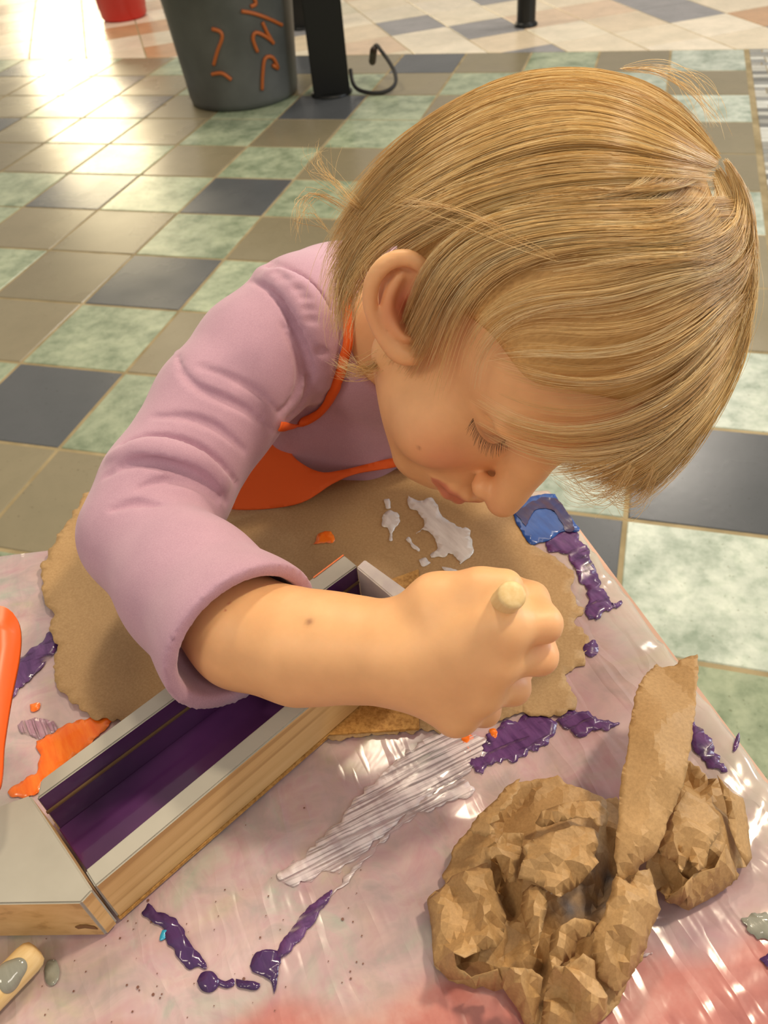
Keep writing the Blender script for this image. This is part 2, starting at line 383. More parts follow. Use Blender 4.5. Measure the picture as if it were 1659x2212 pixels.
def streaky(m_, lo=.42, hi=.55, sc_=(40, 900, 1), rot=.75):
    import types
    s = types.SimpleNamespace(); nt = m_.node_tree; N = nt.nodes; tc = N.new('ShaderNodeTexCoord'); m0 = N.new('ShaderNodeMapping'); m1 = N.new('ShaderNodeMapping')
    m0.inputs['Rotation'].default_value = (0, 0, rot); m1.inputs['Scale'].default_value = sc_; nz = N.new('ShaderNodeTexNoise'); nz.inputs['Scale'].default_value = 1; nz.inputs['Detail'].default_value = 3
    rp = N.new('ShaderNodeValToRGB'); rp.color_ramp.elements[0].position = lo; rp.color_ramp.elements[1].position = hi; rp.color_ramp.elements[0].color = (.12,) * 3 + (1,)
    nt.links.new(tc.outputs['Object'], m0.inputs[0]); nt.links.new(m0.outputs[0], m1.inputs[0]); nt.links.new(m1.outputs[0], nz.inputs['Vector']); nt.links.new(nz.outputs['Fac'], rp.inputs[0]); nt.links.new(rp.outputs[0], N['Principled BSDF'].inputs['Alpha'])
    return m_
whitish = paint('thin_white_paint', (232, 220, 220), (206, 188, 192))
def smear(poly, m, amp=4, seed=0, label=None, parent=None, **kw):
    o = patch('paint_smear', poly, m, parent or sheet, amp, seed=seed, **kw)
    if label: o['label'] = label
    return o
smear([(1170, 1165), (1230, 1150), (1262, 1180), (1290, 1240), (1315, 1300), (1340, 1305), (1330, 1322), (1300, 1330), (1285, 1348), (1265, 1325), (1268, 1280), (1240, 1230), (1215, 1200), (1185, 1190)], purple, 7, 1, 'dark purple paint')
smear([(1262, 1395), (1285, 1390), (1292, 1412), (1275, 1425), (1262, 1412)], purple, 3, 2)
smear([(1200, 1560), (1230, 1535), (1262, 1540), (1300, 1560), (1340, 1565), (1330, 1575), (1290, 1580), (1250, 1590), (1218, 1575)], purple, 6, 3)
smear([(1050, 1590), (1100, 1560), (1165, 1545), (1195, 1560), (1190, 1600), (1165, 1620), (1120, 1640), (1075, 1650), (1030, 1670), (1020, 1650), (1045, 1620)], purple, 8, 4)
smear([(1495, 1560), (1530, 1600), (1550, 1640), (1572, 1672), (1540, 1665), (1505, 1640), (1490, 1605)], purple, 6, 5)
smear([(1578, 1630), (1586, 1608), (1594, 1590), (1592, 1612), (1585, 1632)], purple, 2, 6)
smear([(985, 1590), (1012, 1588), (1025, 1600), (1012, 1612), (1016, 1625), (1004, 1612)], orange, 3, 7); smear([(1056, 1578), (1070, 1576), (1078, 1598), (1066, 1598)], orange, 2, 8)
smear([(322, 1955), (345, 1972), (372, 1980), (396, 2005), (412, 2040), (436, 2068), (450, 2096), (428, 2090), (410, 2094), (392, 2078), (380, 2058), (362, 2035), (352, 2008), (330, 1992), (306, 1976)], purpleD, 2.5, 9)
smear([(352, 2012), (362, 2010), (358, 2030), (346, 2034)], blueP, 1, 10)
smear([(428, 2123), (438, 2104), (460, 2102), (474, 2118), (472, 2136), (456, 2147), (438, 2142)], purpleD, 0, 11)
smear([(474, 2118), (490, 2122), (505, 2118), (508, 2132), (492, 2138), (474, 2132)], purpleD, 1, 12); smear([(512, 2118), (530, 2122), (564, 2128), (556, 2142), (530, 2140), (515, 2134)], purpleD, 1, 13)
smear([(540, 2090), (556, 2062), (580, 2054), (604, 2058), (606, 2085), (600, 2125), (594, 2152), (586, 2122), (556, 2108)], purpleD, 2, 14)
smear([(594, 2062), (618, 2026), (645, 1990), (678, 1955), (718, 1925), (698, 1968), (668, 2010), (636, 2048), (612, 2074)], purple, 3, 15)
smear([(700, 1950), (760, 1880), (840, 1800), (900, 1740), (985, 1690), (1025, 1712), (960, 1740), (880, 1780), (800, 1850), (740, 1920)], whitish, 6, 16)
smear([(1000, 1580), (930, 1590), (850, 1650), (760, 1740), (680, 1830), (600, 1900), (640, 1915), (690, 1890), (740, 1880), (830, 1800), (930, 1720), (1030, 1660), (1060, 1610)], whitish, 8, 17, 'streaky brushed white paint')
smear([(10, 1455), (55, 1420), (98, 1382), (130, 1360), (128, 1402), (90, 1446), (50, 1490), (10, 1520)], purple, 4, 18)
smear([(40, 1570), (70, 1552), (115, 1562), (125, 1580), (90, 1595), (55, 1588)], mauve, 4, 19)
smear([(80, 1604), (110, 1590), (150, 1566), (225, 1546), (250, 1552), (190, 1612), (135, 1655), (104, 1682), (70, 1722), (20, 1716), (45, 1690), (84, 1660)], orange, 4, 20, 'thick orange paint')
smear([(66, 1525), (88, 1522), (86, 1536), (70, 1540)], orange, 1, 21)
smear([(1335, 2080), (1410, 2060), (1360, 2065), (1300, 2075)], whitish, 3, 22)
smear([(98, 2098), (104, 2080), (122, 2076), (130, 2095), (128, 2120), (116, 2133), (102, 2126)], greyP, 1, 23, 'wet grey paint blob')
smear([(1600, 1990), (1630, 1975), (1675, 1995), (1680, 2030), (1640, 2030), (1612, 2015)], greyP, 4, 24)
smear([(1640, 2075), (1665, 2060), (1680, 2085), (1655, 2095)], purpleD, 3, 25)
streaky(whitish, .40, .56, (30, 700, 1), -.72); streaky(mauve); streaky(purple, .30, .46, (60, 260, 1), -.7)
rs = random.Random(5)
splV, splF = [], []
for k in range(80):
    if k < 65: px, py = rs.uniform(80, 800), rs.uniform(1880, 2200)
    else: px, py = rs.uniform(0, 900), rs.uniform(1650, 2212)
    p = at(px, py, ZS)[:2]; r_ = rs.choice([.0002, .0003, .0003, .0004, .0005, .0007]); b = len(splV)
    for a in range(8): splV.append((p[0] + r_ * math.cos(a * .785), p[1] + r_ * math.sin(a * .785), ZS + sheet_h(*p) + .0006))
    splF.append(tuple(range(b, b + 8)))
o = mesh_of('paint_specks', splV, splF, plain('brown_speck', (116, 78, 66), .4), sheet); o['kind'] = 'stuff'

# ---- kraft paper on the table
mk = Mat('kraft_paper', rough=.62); fib = mk.noise(700, 3, .7)
mk.base(mk.mix(.35, mk.ramp(mk.noise(22, 4, .6), [(.3, lin(160, 126, 82)), (.7, lin(176, 142, 96))]), mk.ramp(fib, [(.3, lin(140, 106, 64)), (.7, lin(196, 164, 116))])))
mk.bump(mk.noise(500, 4, .7), .12, .0006)
def kraft_h(x, y):
    e = noise.noise(Vector((x * 16, y * 16, 5))) * .0016 + noise.noise(Vector((x * 40, y * 40, 2))) * .0004
    return ZS + .0021 + e * .45 + max(0, .93 - x) * .03
PAPER = [(188, 1075), (170, 1105), (140, 1150), (118, 1190), (92, 1240), (95, 1290), (118, 1330), (108, 1370), (126, 1400), (118, 1450), (140, 1500), (175, 1535), (225, 1556), (300, 1560), (500, 1600), (640, 1600), (760, 1592), (900, 1580),
         (1010, 1572), (1060, 1558), (1120, 1545), (1200, 1545), (1243, 1530), (1236, 1500), (1222, 1470), (1232, 1445), (1250, 1440), (1272, 1412), (1268, 1370), (1245, 1345), (1262, 1318), (1240, 1290), (1232, 1262), (1238, 1240), (1210, 1212), (1165, 1185), (1140, 1160), (1120, 1130), (1108, 1098), (1040, 1060), (960, 1030), (860, 1012), (700, 1035), (500, 1058), (340, 1065)]
paper = patch('kraft_paper_sheet', PAPER, mk.m, None, amp=6, lift=0, thick=.0005, zf=kraft_h, z0=ZS + .0025, seed=31, step=.006, n=520)
tag(paper, 'torn flat sheet of brown kraft paper under the child\'s arm', 'paper')
def on_paper(name, poly, m, amp, seed, **kw): return patch(name, poly, m, paper, amp, lift=.0008, zf=kraft_h, z0=ZS + .003, seed=seed, **kw)
o = on_paper('paint_smear', [(905, 1075), (935, 1080), (952, 1105), (985, 1130), (1012, 1150), (1020, 1175), (1010, 1200), (992, 1222), (978, 1195), (952, 1205), (935, 1200), (945, 1170), (925, 1150), (898, 1152), (915, 1130), (900, 1105), (885, 1090), (880, 1068)], whiteP, 6, 40); o['label'] = 'thick white paint'
on_paper('paint_smear', [(826, 1118), (838, 1104), (860, 1108), (862, 1125), (850, 1140), (844, 1165), (838, 1142), (826, 1136)], whiteP, 3, 41)
on_paper('paint_smear', [(832, 1080), (842, 1078), (844, 1096), (834, 1098)], whiteP, 2, 42); on_paper('paint_smear', [(876, 1165), (884, 1158), (896, 1172), (906, 1190), (896, 1186), (886, 1176)], whiteP, 3, 43, n=60)
on_paper('paint_smear', [(904, 1208), (920, 1204), (930, 1216), (914, 1222)], whiteP, 2, 44, n=50); on_paper('paint_smear', [(955, 1225), (990, 1232), (1000, 1246), (970, 1240)], whiteP, 2, 45, n=50)
on_paper('paint_smear', [(905, 1252), (925, 1244), (940, 1246), (915, 1256)], whiteP, 2, 46, n=50)
on_paper('paint_smear', [(676, 1176), (690, 1156), (712, 1146), (722, 1158), (716, 1170), (694, 1172)], orange, 3, 47)

# ---- blue tape over the corner
mtape = paint('blue_tape', (22, 66, 140), (32, 84, 164), .4)
P = jag([(1098, 1092), (1140, 1078), (1190, 1072), (1215, 1085), (1252, 1146), (1215, 1150), (1195, 1160), (1160, 1174), (1140, 1172), (1120, 1140)], 2, 90, 51)
Wd = [at(p[0], p[1], ZS + .002)[:2] for p in P]; vs, fs = cdt_fill(Wd, .004)
tp = mesh_of('blue_tape', [tuple(sheet_pt(x, y) + np.array([0, 0, .0012])) for x, y in vs], fs, mtape); s = tp.modifiers.new('s', 'SOLIDIFY'); s.thickness = .0004; s.offset = 1
tag(tp, 'piece of blue painter\'s tape stuck over the table corner below the nose', 'tape')
P = jag([(1112, 1105), (1150, 1086), (1200, 1080), (1240, 1140), (1222, 1146), (1190, 1102), (1150, 1110), (1135, 1140)], 3, 90, 52)
Wd = [at(p[0], p[1], ZS + .003)[:2] for p in P]; vs, fs = cdt_fill(Wd, .004)
mesh_of('paint_smear', [tuple(sheet_pt(x, y) + np.array([0, 0, .0021])) for x, y in vs], fs, paint('brown_purple', (70, 48, 74), (46, 50, 104)), tp)

# ================================================================== PERSON (implicit surface, one continuous skin)
def rodr(v):
    a = np.linalg.norm(v); n = v / a; K = np.array([[0, -n[2], n[1]], [n[2], 0, -n[0]], [-n[1], n[0], 0]])
    return np.eye(3) + math.sin(a) * K + (1 - math.cos(a)) * K @ K
HQ = RC.T @ rodr(np.array([0.23900610, -34.89542108, 4.07460341]))       # columns: child's right, face forward, up
_y = math.radians(4); HQ = HQ @ np.array([[math.cos(_y), -math.sin(_y), 0], [math.sin(_y), math.cos(_y), 0], [0, 0, 1]])
H0 = CP + RC.T @ np.array([0.0692, -0.1045, 0.4601])
def HW(p): return H0 + HQ @ (np.array(p, float) / 1000)
def unit(v): v = np.array(v, float); return v / np.linalg.norm(v)

class Field:
    def __init__(s, lo, hi, h):
        s.lo = np.array(lo, float); s.h = h; s.n = np.ceil((np.array(hi) - lo) / h).astype(int) + 1
        s.F = np.full(s.n, .05, np.float32)
    def block(s, lo, hi, m):
        a = np.clip(np.floor((lo - m - s.lo) / s.h).astype(int), 0, s.n); b = np.clip(np.ceil((hi + m - s.lo) / s.h).astype(int) + 1, 0, s.n)
        if (b <= a).any(): return None
        g = np.meshgrid(*[(s.lo[k] + s.h * np.arange(a[k], b[k])).astype(np.float32) for k in range(3)], indexing='ij')
        return tuple(slice(a[k], b[k]) for k in range(3)), g
    def comb(s, sl, d, k, op):
        f = s.F[sl]
        if op == '+': h = np.maximum(k - np.abs(f - d), 0) / k; s.F[sl] = np.minimum(f, d) - h * h * k * .25
        else: d = -d; h = np.maximum(k - np.abs(f - d), 0) / k; s.F[sl] = np.maximum(f, d) + h * h * k * .25
    def ell(s, c, r, k=.01, op='+', A=None):
        """ellipsoid: centre, radii along the columns of A"""
        c = np.array(c, float); r = np.array(r, float); A = np.eye(3) if A is None else A
        e = np.sqrt(((A * r) ** 2).sum(1)); bl = s.block(c - e, c + e, k + s.h * 3)
        if bl is None: return
        sl, g = bl; q = [g[i] - c[i] for i in range(3)]
        k0 = 0; k1 = 0
        for j in range(3):
            t = q[0] * A[0, j] + q[1] * A[1, j] + q[2] * A[2, j]; k0 = k0 + (t / r[j]) ** 2; k1 = k1 + (t / r[j] ** 2) ** 2
        k0 = np.sqrt(k0); d = k0 * (k0 - 1) / np.maximum(np.sqrt(k1), 1e-6); s.comb(sl, d.astype(np.float32), k, op)
    def cap(s, a, b, r1, r2=None, k=.01, op='+'):
        r2 = r1 if r2 is None else r2; a = np.array(a, float); b = np.array(b, float); R_ = max(r1, r2)
        bl = s.block(np.minimum(a, b) - R_, np.maximum(a, b) + R_, k + s.h * 3)
        if bl is None: return
        sl, g = bl; ba = b - a; L = ba @ ba + 1e-12
        t = np.clip(((g[0] - a[0]) * ba[0] + (g[1] - a[1]) * ba[1] + (g[2] - a[2]) * ba[2]) / L, 0, 1)
        d = np.sqrt((g[0] - a[0] - t * ba[0]) ** 2 + (g[1] - a[1] - t * ba[1]) ** 2 + (g[2] - a[2] - t * ba[2]) ** 2) - (r1 + (r2 - r1) * t)
        s.comb(sl, d.astype(np.float32), k, op)
    def chain(s, P, R_, k=.006, op='+'):
        for i in range(len(P) - 1): s.cap(P[i], P[i + 1], R_[i], R_[i + 1], k, op)
    def sample(s, P):
        q = (np.atleast_2d(P) - s.lo) / s.h; q = np.clip(q, 0, np.array(s.n) - 1.001); i = q.astype(int); t = q - i; out = 0
        for dx in (0, 1):
            for dy in (0, 1):
                for dz in (0, 1):
                    w_ = (t[:, 0] if dx else 1 - t[:, 0]) * (t[:, 1] if dy else 1 - t[:, 1]) * (t[:, 2] if dz else 1 - t[:, 2])
                    out = out + w_ * s.F[i[:, 0] + dx, i[:, 1] + dy, i[:, 2] + dz]
        return out
    def grad(s, P):
        P = np.atleast_2d(P); e = s.h; g = np.stack([s.sample(P + np.eye(3)[k] * e) - s.sample(P - np.eye(3)[k] * e) for k in range(3)], 1)
        return g / (np.linalg.norm(g, axis=1)[:, None] + 1e-9)
    def hit(s, px, py, t0=.25, t1=.85):
        """first surface point along the pixel's ray, else the closest approach"""
        d = raydir(px, py); ts = np.arange(t0, t1, .0012); P = CP + ts[:, None] * d
        ok = ((P > s.lo) & (P < s.lo + s.h * (s.n - 1))).all(1); v = np.where(ok, s.sample(P), .05)
        neg = np.nonzero(v < 0)[0]
        if len(neg):
            i = neg[0]; a, b = ts[max(i - 1, 0)], ts[i]
            for _ in range(12):
                m_ = (a + b) / 2
                if s.sample(CP + m_ * d)[0] < 0: b = m_
                else: a = m_
            return CP + b * d, True
        return P[v.argmin()], False
    def mesh(s):
        F = s.F; n = F.shape; ins = F < 0
        cnt = np.zeros([m - 1 for m in n], np.uint8)
        for dx in (0, 1):
            for dy in (0, 1):
                for dz in (0, 1): cnt += ins[dx:n[0] - 1 + dx, dy:n[1] - 1 + dy, dz:n[2] - 1 + dz]
        act = (cnt > 0) & (cnt < 8); I = np.argwhere(act); idx = np.full(act.shape, -1, np.int32); idx[act] = np.arange(len(I))
        acc = np.zeros((len(I), 3)); num = np.zeros(len(I))
        co = [(x, y, z) for x in (0, 1) for y in (0, 1) for z in (0, 1)]
        val = {c: F[I[:, 0] + c[0], I[:, 1] + c[1], I[:, 2] + c[2]] for c in co}
        for c in co:
            for ax in range(3):
                if c[ax] == 0:
                    d = list(c); d[ax] = 1; d = tuple(d); a, b = val[c], val[d]; x = (a < 0) != (b < 0)
                    t = np.where(x, a / np.where(x, a - b, 1), 0)
                    p = np.tile(np.array(c, float), (len(I), 1)); p[:, ax] = t; acc += p * x[:, None]; num += x
        V = s.lo + (I + acc / num[:, None]) * s.h
        Fs = []
        for ax in range(3):
            u, v = (ax + 1) % 3, (ax + 2) % 3
            a = [slice(1, -1)] * 3; a[ax] = slice(0, n[ax] - 1); b = list(a); b[ax] = slice(1, n[ax])
            A, B = ins[tuple(a)], ins[tuple(b)]; E = np.argwhere(A != B); E[:, u] += 1; E[:, v] += 1
            fl_ = ins[E[:, 0], E[:, 1], E[:, 2]]
            def cell(du, dv):
                q = E.copy(); q[:, u] -= du; q[:, v] -= dv; return idx[q[:, 0], q[:, 1], q[:, 2]]
            Q = np.stack([cell(1, 1), cell(0, 1), cell(0, 0), cell(1, 0)], 1); Q[~fl_] = Q[~fl_][:, ::-1]; Fs.append(Q)
        Q = np.concatenate(Fs); return V, Q[(Q >= 0).all(1)]
def np_mesh(name, V, Q, m=None, parent=None):
    me = bpy.data.meshes.new(name); k = Q.shape[1]
    me.vertices.add(len(V)); me.vertices.foreach_set('co', V.astype(np.float32).ravel())
    me.loops.add(Q.size); me.loops.foreach_set('vertex_index', Q.astype(np.int32).ravel())
    me.polygons.add(len(Q)); me.polygons.foreach_set('loop_start', np.arange(0, Q.size, k, dtype=np.int32))
    try: me.polygons.foreach_set('loop_total', np.full(len(Q), k, np.int32))
    except Exception: pass
    me.update(calc_edges=True); me.validate(); return link_mesh(name, me, m, parent)
def relax(V, Q, it=2, lam=.5):
    for _ in range(it):
        acc = np.zeros_like(V); num = np.zeros(len(V))
        for k in range(4):
            a, b = Q[:, k], Q[:, (k + 1) % 4]
            for i in range(3): acc[:, i] += np.bincount(a, V[b, i], len(V)) + np.bincount(b, V[a, i], len(V))
            num += np.bincount(a, minlength=len(V)) + np.bincount(b, minlength=len(V))
        V = V + lam * (acc / np.maximum(num, 1)[:, None] - V)
    return V

# ---------------- skin
BODY = Field((.835, -1.0, .52), (1.235, -.53, .985), .0015)
def he(c, r, k=10, op='+', A=None): BODY.ell(HW(c), np.array(r) / 1000, k / 1000, op, HQ if A is None else HQ @ A)
def hc(a, b, r1, r2=None, k=6, op='+'): BODY.cap(HW(a), HW(b), r1 / 1000, None if r2 is None else r2 / 1000, k / 1000, op)
def hch(P, R_, k=5, op='+'):
    for i in range(len(P) - 1): hc(P[i], P[i + 1], R_[i], R_[i + 1], k, op)
he((0, -10, 40), (70, 86, 76)); he((0, 42, 38), (54, 44, 46), 14); he((0, 36, -18), (52, 42, 50), 16)
he((0, 10, -30), (54, 50, 40), 16)
for s_ in (1, -1):
    he((s_ * 33, 50, -33), (24, 24, 25), 14)            # cheeks
    hc((s_ * 50, 8, -38), (s_ * 22, 55, -72), 14, 13, 20)  # jaw line
he((0, 60, -74), (22, 17, 15), 14)                       # chin
he((0, 68, -50), (24, 16, 20), 12)                       # muzzle
for s_ in (1, -1):
    he((s_ * 31, 84, 16), (16, 18, 12), 13, '-')          # sockets
    he((s_ * 29, 56, 16), (15, 14, 13.5), 3)            # lidded eyes
    hc((s_ * 16, 68, 24), (s_ * 29, 71, 27), 1.5, 1.3, 3, '-'); hc((s_ * 29, 71, 27), (s_ * 42, 63, 22), 1.3, 1.0, 3, '-')   # lid fold
    hch([(s_ * 16, 66, 10), (s_ * 23, 70, 7), (s_ * 30, 70.6, 6), (s_ * 38, 66, 7), (s_ * 44, 60, 11)], [1.0, 1.3, 1.4, 1.2, .8], 1.5, '-')    # lash line
    he((s_ * 30, 72, 34), (20, 8, 7), 12)               # brow ridge
hch([(0, 79, 12), (0, 83, 0), (0, 90, -14), (0, 95, -23)], [8.5, 8.5, 8.5, 10], 9)
for s_ in (1, -1): he((s_ * 10.5, 86.5, -27), (6.4, 7.8, 6), 3.2); he((s_ * 6, 91, -34), (3.4, 4.8, 3.2), 2, '-'); hc((s_ * 16, 82, -24), (s_ * 17.5, 80, -31), 1.2, 1.2, 4, '-')
hc((0, 84, -36), (0, 85, -43), 1.6, 1.6, 6, '-')
# lips
hch([(22, 74, -55), (13, 82, -50.5), (5, 86.5, -47.5), (0, 86.5, -48.5), (-5, 86.5, -47.5), (-13, 82, -50.5), (-22, 74, -55)], [1.6, 3.2, 3.9, 3.6, 3.9, 3.2, 1.6], 3)
hch([(19, 75, -58), (9, 82, -60.5), (0, 84, -61.5), (-9, 82, -60.5), (-19, 75, -58)], [1.8, 3.6, 4.3, 3.6, 1.8], 3.5)
hch([(21, 78, -55), (10, 86.5, -54.8), (0, 90, -54.6), (-10, 86.5, -54.8), (-21, 78, -55)], [.7, 1.5, 1.9, 1.5, .7], 1.5, '-')
# ears
for s_ in (1, -1):
    eu = unit(HQ @ np.array([s_ * .34, -.70, .52])); eo = HQ @ np.array([s_ * .70, .15, .62]); eo = unit(eo - eu * (eo @ eu)); ef = np.cross(eu, eo) * 1.0
    if ef @ HQ[:, 1] < 0: ef = -ef
    E0 = HW((s_ * 68, 1, 4)); EA = np.stack([ef, eu, eo], 1)
    def ew(p): return E0 + EA @ (np.array(p, float) * 1.0 / 1000)
    def ech(P, R_, k=2.5, op='+'):
        P = spline(P, len(P) * 3); R2 = np.interp(np.linspace(0, 1, len(P)), np.linspace(0, 1, len(R_)), R_)
        BODY.chain([ew(p) for p in P], R2 * 1.0 / 1000, k / 1000, op)
    BODY.ell(ew((-3, 3, 5)), np.array([14, 24, 4.5]) / 1000, .005, '+', EA); BODY.ell(ew((0, -2, 0)), np.array([12, 15, 9]) / 1000, .006, '+', EA)
    BODY.ell(ew((-1, 6, 14)), np.array([11.5, 17, 7.5]) / 1000, .003, '-', EA)
    ech([(7, 1, 6), (12, 10, 7), (10, 20, 8), (2, 27, 10), (-8, 26, 12), (-16, 18, 13), (-19, 6, 12.5), (-17, -6, 11), (-12, -16, 9.5), (-5, -23, 8), (2, -24, 6)], [2, 2.6, 3, 3.4, 3.6, 3.5, 3.2, 3, 3.4, 5, 4.2])
    ech([(-3, 19, 8.5), (-9, 10, 10), (-11, 0, 10), (-7, -9, 10), (-1, -13, 9)], [1.8, 2.4, 2.6, 2.8, 2.6])
    BODY.ell(ew((1, -3, 9)), np.array([6.5, 9.5, 7.5]) / 1000, .002, '-', EA); ech([(9, -6, 7), (7.5, -1, 8.5)], [3.6, 3.4], 2.5)
# neck and trunk
NB = np.array([1.005, -.685, .785]); LAT = np.array([.93, .37, 0]); DEP = np.array([-.37, .93, 0]); TA = np.stack([LAT, DEP, [0, 0, 1.]], 1)
BODY.cap(HW((0, -22, -20)), NB, .036, .036, .02)
BODY.ell((1.0, -.655, .735), (.082, .056, .085), .03, '+', TA); BODY.ell((.992, -.625, .62), (.075, .055, .10), .03, '+', TA)
SH = D(650, 695, .555)
BODY.cap(NB - [0, 0, .01], SH, .034, .034, .03)
LSH = NB + (NB - SH) * np.array([1, 1, .8]) + [0, .01, -.02]; BODY.cap(NB - [0, 0, .01], LSH, .034, .033, .03)
LEL = LSH + np.array([.03, .02, -.13]); LWR = LEL + np.array([-.02, .02, -.10]); BODY.chain([LSH, LEL, LWR], [.032, .025, .019], .01)
ARM = [(650, 695, .555, .034), (470, 885, .53, .030), (350, 1075, .502, .030), (312, 1165, .486, .029), (420, 1265, .450, .028), (530, 1365, .418, .0270), (650, 1398, .404, .0262), (735, 1400, .396, .0234), (815, 1408, .390, .0213), (860, 1412, .386, .0207)]
AP = [D(*a[:3]) for a in ARM]; BODY.chain(AP, [a[3] for a in ARM], .012)
# hand: palm then thumb and four fingers curled round the handle
WR = AP[-1]
mcp = [(1085, 1352, .363), (1062, 1425, .370), (1030, 1490, .379), (985, 1540, .389)]
fing = [([(1085, 1352, .364), (1174, 1348, .366), (1150, 1292, .380), (1105, 1268, .388)], [.0098, .0078, .0068, .0062]),
        ([(1062, 1425, .371), (1165, 1418, .377), (1165, 1362, .392), (1115, 1330, .400)], [.0100, .0079, .0069, .0062]),
        ([(1030, 1492, .380), (1108, 1486, .392), (1122, 1440, .406), (1085, 1405, .413)], [.0098, .0076, .0066, .006]),
        ([(985, 1538, .390), (1048, 1538, .404), (1070, 1495, .418), (1045, 1465, .424)], [.0088, .0066, .0058, .0054])]
for m_, r_ in zip(mcp, (.0135, .0130, .0125, .0115)): BODY.cap(WR, D(m_[0], m_[1], m_[2] - .006), .0185, r_, .010)
BODY.cap(D(930, 1400, .386), D(1010, 1400, .375), .019, .016, .012)
for P, R_ in fing: BODY.chain([D(p[0], p[1], p[2] - .006) for p in P], R_, .0045)
TH = [(880, 1378, .388), (950, 1312, .377), (1035, 1278, .368), (1092, 1266, .364)]
BODY.chain([D(*p) for p in TH], [.0165, .0150, .0095, .0078], .008)
HE = D(1108, 1283, .339); HT = at(1000, 1395, .722); HD = unit(HE - HT)       # brush handle axis
V, Q = BODY.mesh(); V = relax(V, Q, 2, .45)
mskin = Mat('skin', rough=.48, Subsurface_Weight=.25, Subsurface_Scale=.006)
mskin.b.inputs['Subsurface Radius'].default_value = (1, .35, .18)
sk = mskin.attr(); mo_ = mskin.ramp(mskin.noise(45, 4, .6), [(.3, (.93, .89, .87, 1)), (.7, (1.05, 1.03, 1.02, 1))]); mskin.base(mskin.mix(1.0, sk, mo_, 'MULTIPLY')); mskin.bump(mskin.noise(900, 3), .06, .0004)
body_skin = np_mesh('body', V, Q, mskin.m)
Lc = (V - H0) @ HQ * 1000                                                      # head-local millimetres
col = np.tile(np.array(lin(232, 182, 130))[:3], (len(V), 1))
def blend(mask, c):
    global col; m_ = np.clip(mask, 0, 1)[:, None]; col = col * (1 - m_) + np.array(lin(*c))[:3] * m_
def blob(c, r, p=1.5): return np.exp(-((np.linalg.norm((Lc - np.array(c)) / np.array(r), axis=1)) ** 2) * p)
for s_ in (1, -1):
    blend(blob((s_ * 36, 72, -24), (24, 30, 20)) * .50, (226, 140, 112)); blend(blob((s_ * 26, 74, 8), (18, 14, 9)) * .35, (190, 128, 108))
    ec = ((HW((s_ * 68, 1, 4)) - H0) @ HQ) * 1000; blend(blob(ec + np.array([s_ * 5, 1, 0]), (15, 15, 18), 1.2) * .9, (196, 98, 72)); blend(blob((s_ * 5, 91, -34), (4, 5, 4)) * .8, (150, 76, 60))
    blend(blob((s_ * 30, 70.5, 6), (16, 6, 2.2)) * .55, (146, 96, 80))
blend(blob((0, 96, -26), (12, 10, 10)) * .4, (224, 140, 116))
lip = np.clip(1.3 - np.abs(Lc[:, 2] + 54.5 - .012 * Lc[:, 0] ** 2 * 0) / (7.2 * np.sqrt(np.clip(1 - (Lc[:, 0] / 24) ** 2, 0, 1)) + .01), 0, 1) * (Lc[:, 1] > 70)
blend(np.clip(lip * 2.5, 0, 1) * .75, (196, 104, 88)); blend(blob((0, 83, -54.6), (17, 8, 1.8)) * .9, (110, 40, 36))
for p, r in ((( 905, 968), .0011), ((668, 1343), .0018)):
    h_, _ = BODY.hit(*p); blend(np.exp(-(np.linalg.norm(V - h_, axis=1) / r) ** 2) * .7, (130, 80, 56))
kn = [D(*p) for f_ in fing for p in f_[0][1:2]]
for c in kn: blend(np.exp(-(np.linalg.norm(V - c, axis=1) / .012) ** 2) * .35, (228, 150, 122))
at_ = body_skin.data.attributes.new('col', 'FLOAT_COLOR', 'POINT'); at_.data.foreach_set('color', np.c_[col, np.ones(len(V))].astype(np.float32).ravel())
person = empty('person', (1.0, -.62, 0)); tag(person, 'small blond child in a mauve shirt leaning over the table, painting with the right hand', 'person')
body_skin.parent = person

# ---------------- shirt
SHIRT = Field((.815, -1.03, .52), (1.2, -.51, .93), .0018)
SL = [(655, 690, .553, .040), (560, 775, .545, .0415), (470, 880, .530, .0395), (355, 1065, .502, .0382), (305, 1155, .486, .0342), (415, 1268, .449, .0380), (528, 1380, .410, .0415), (600, 1450, .394, .0435)]
SP = [D(*a[:3]) for a in SL]
SHIRT.ell((1.0, -.655, .735), (.090, .064, .092), .03, '+', TA); SHIRT.ell((.99, -.625, .62), (.088, .066, .11), .03, '+', TA)
SHIRT.cap(NB - [0, 0, .012], SP[0], .040, .040, .03); SHIRT.cap(NB - [0, 0, .012], LSH, .040, .038, .03)
SHIRT.cap(NB + DEP * .02 - [0, 0, .012], (SP[0] + NB) / 2 + DEP * .03, .036, .036, .03)
SHIRT.chain([LSH, LEL], [.038, .032], .01)
SHIRT.chain(SP, [a[3] for a in SL], .010)
SHIRT.cap(D(655, 905, .605), D(760, 930, .612), .024, .022, .02)
def fold(P, r, lift=0.0, op='-', k=.006, n=16):
    P = spline(P, n); H_ = []
    for p in P:
        h_, ok = SHIRT.hit(*p)
        if ok: H_.append(h_)
    if len(H_) < 2: return
    H_ = np.array(H_); N_ = SHIRT.grad(H_); H_ = H_ + N_ * lift * (-.25 if lift > 0 else .8); r = r * (.72 if op == '-' else 1.1); m = len(H_); rr_ = [r * max(.35, math.sin(math.pi * (i + .6) / (m + .2))) for i in range(m)]
    return H_, rr_, k, op
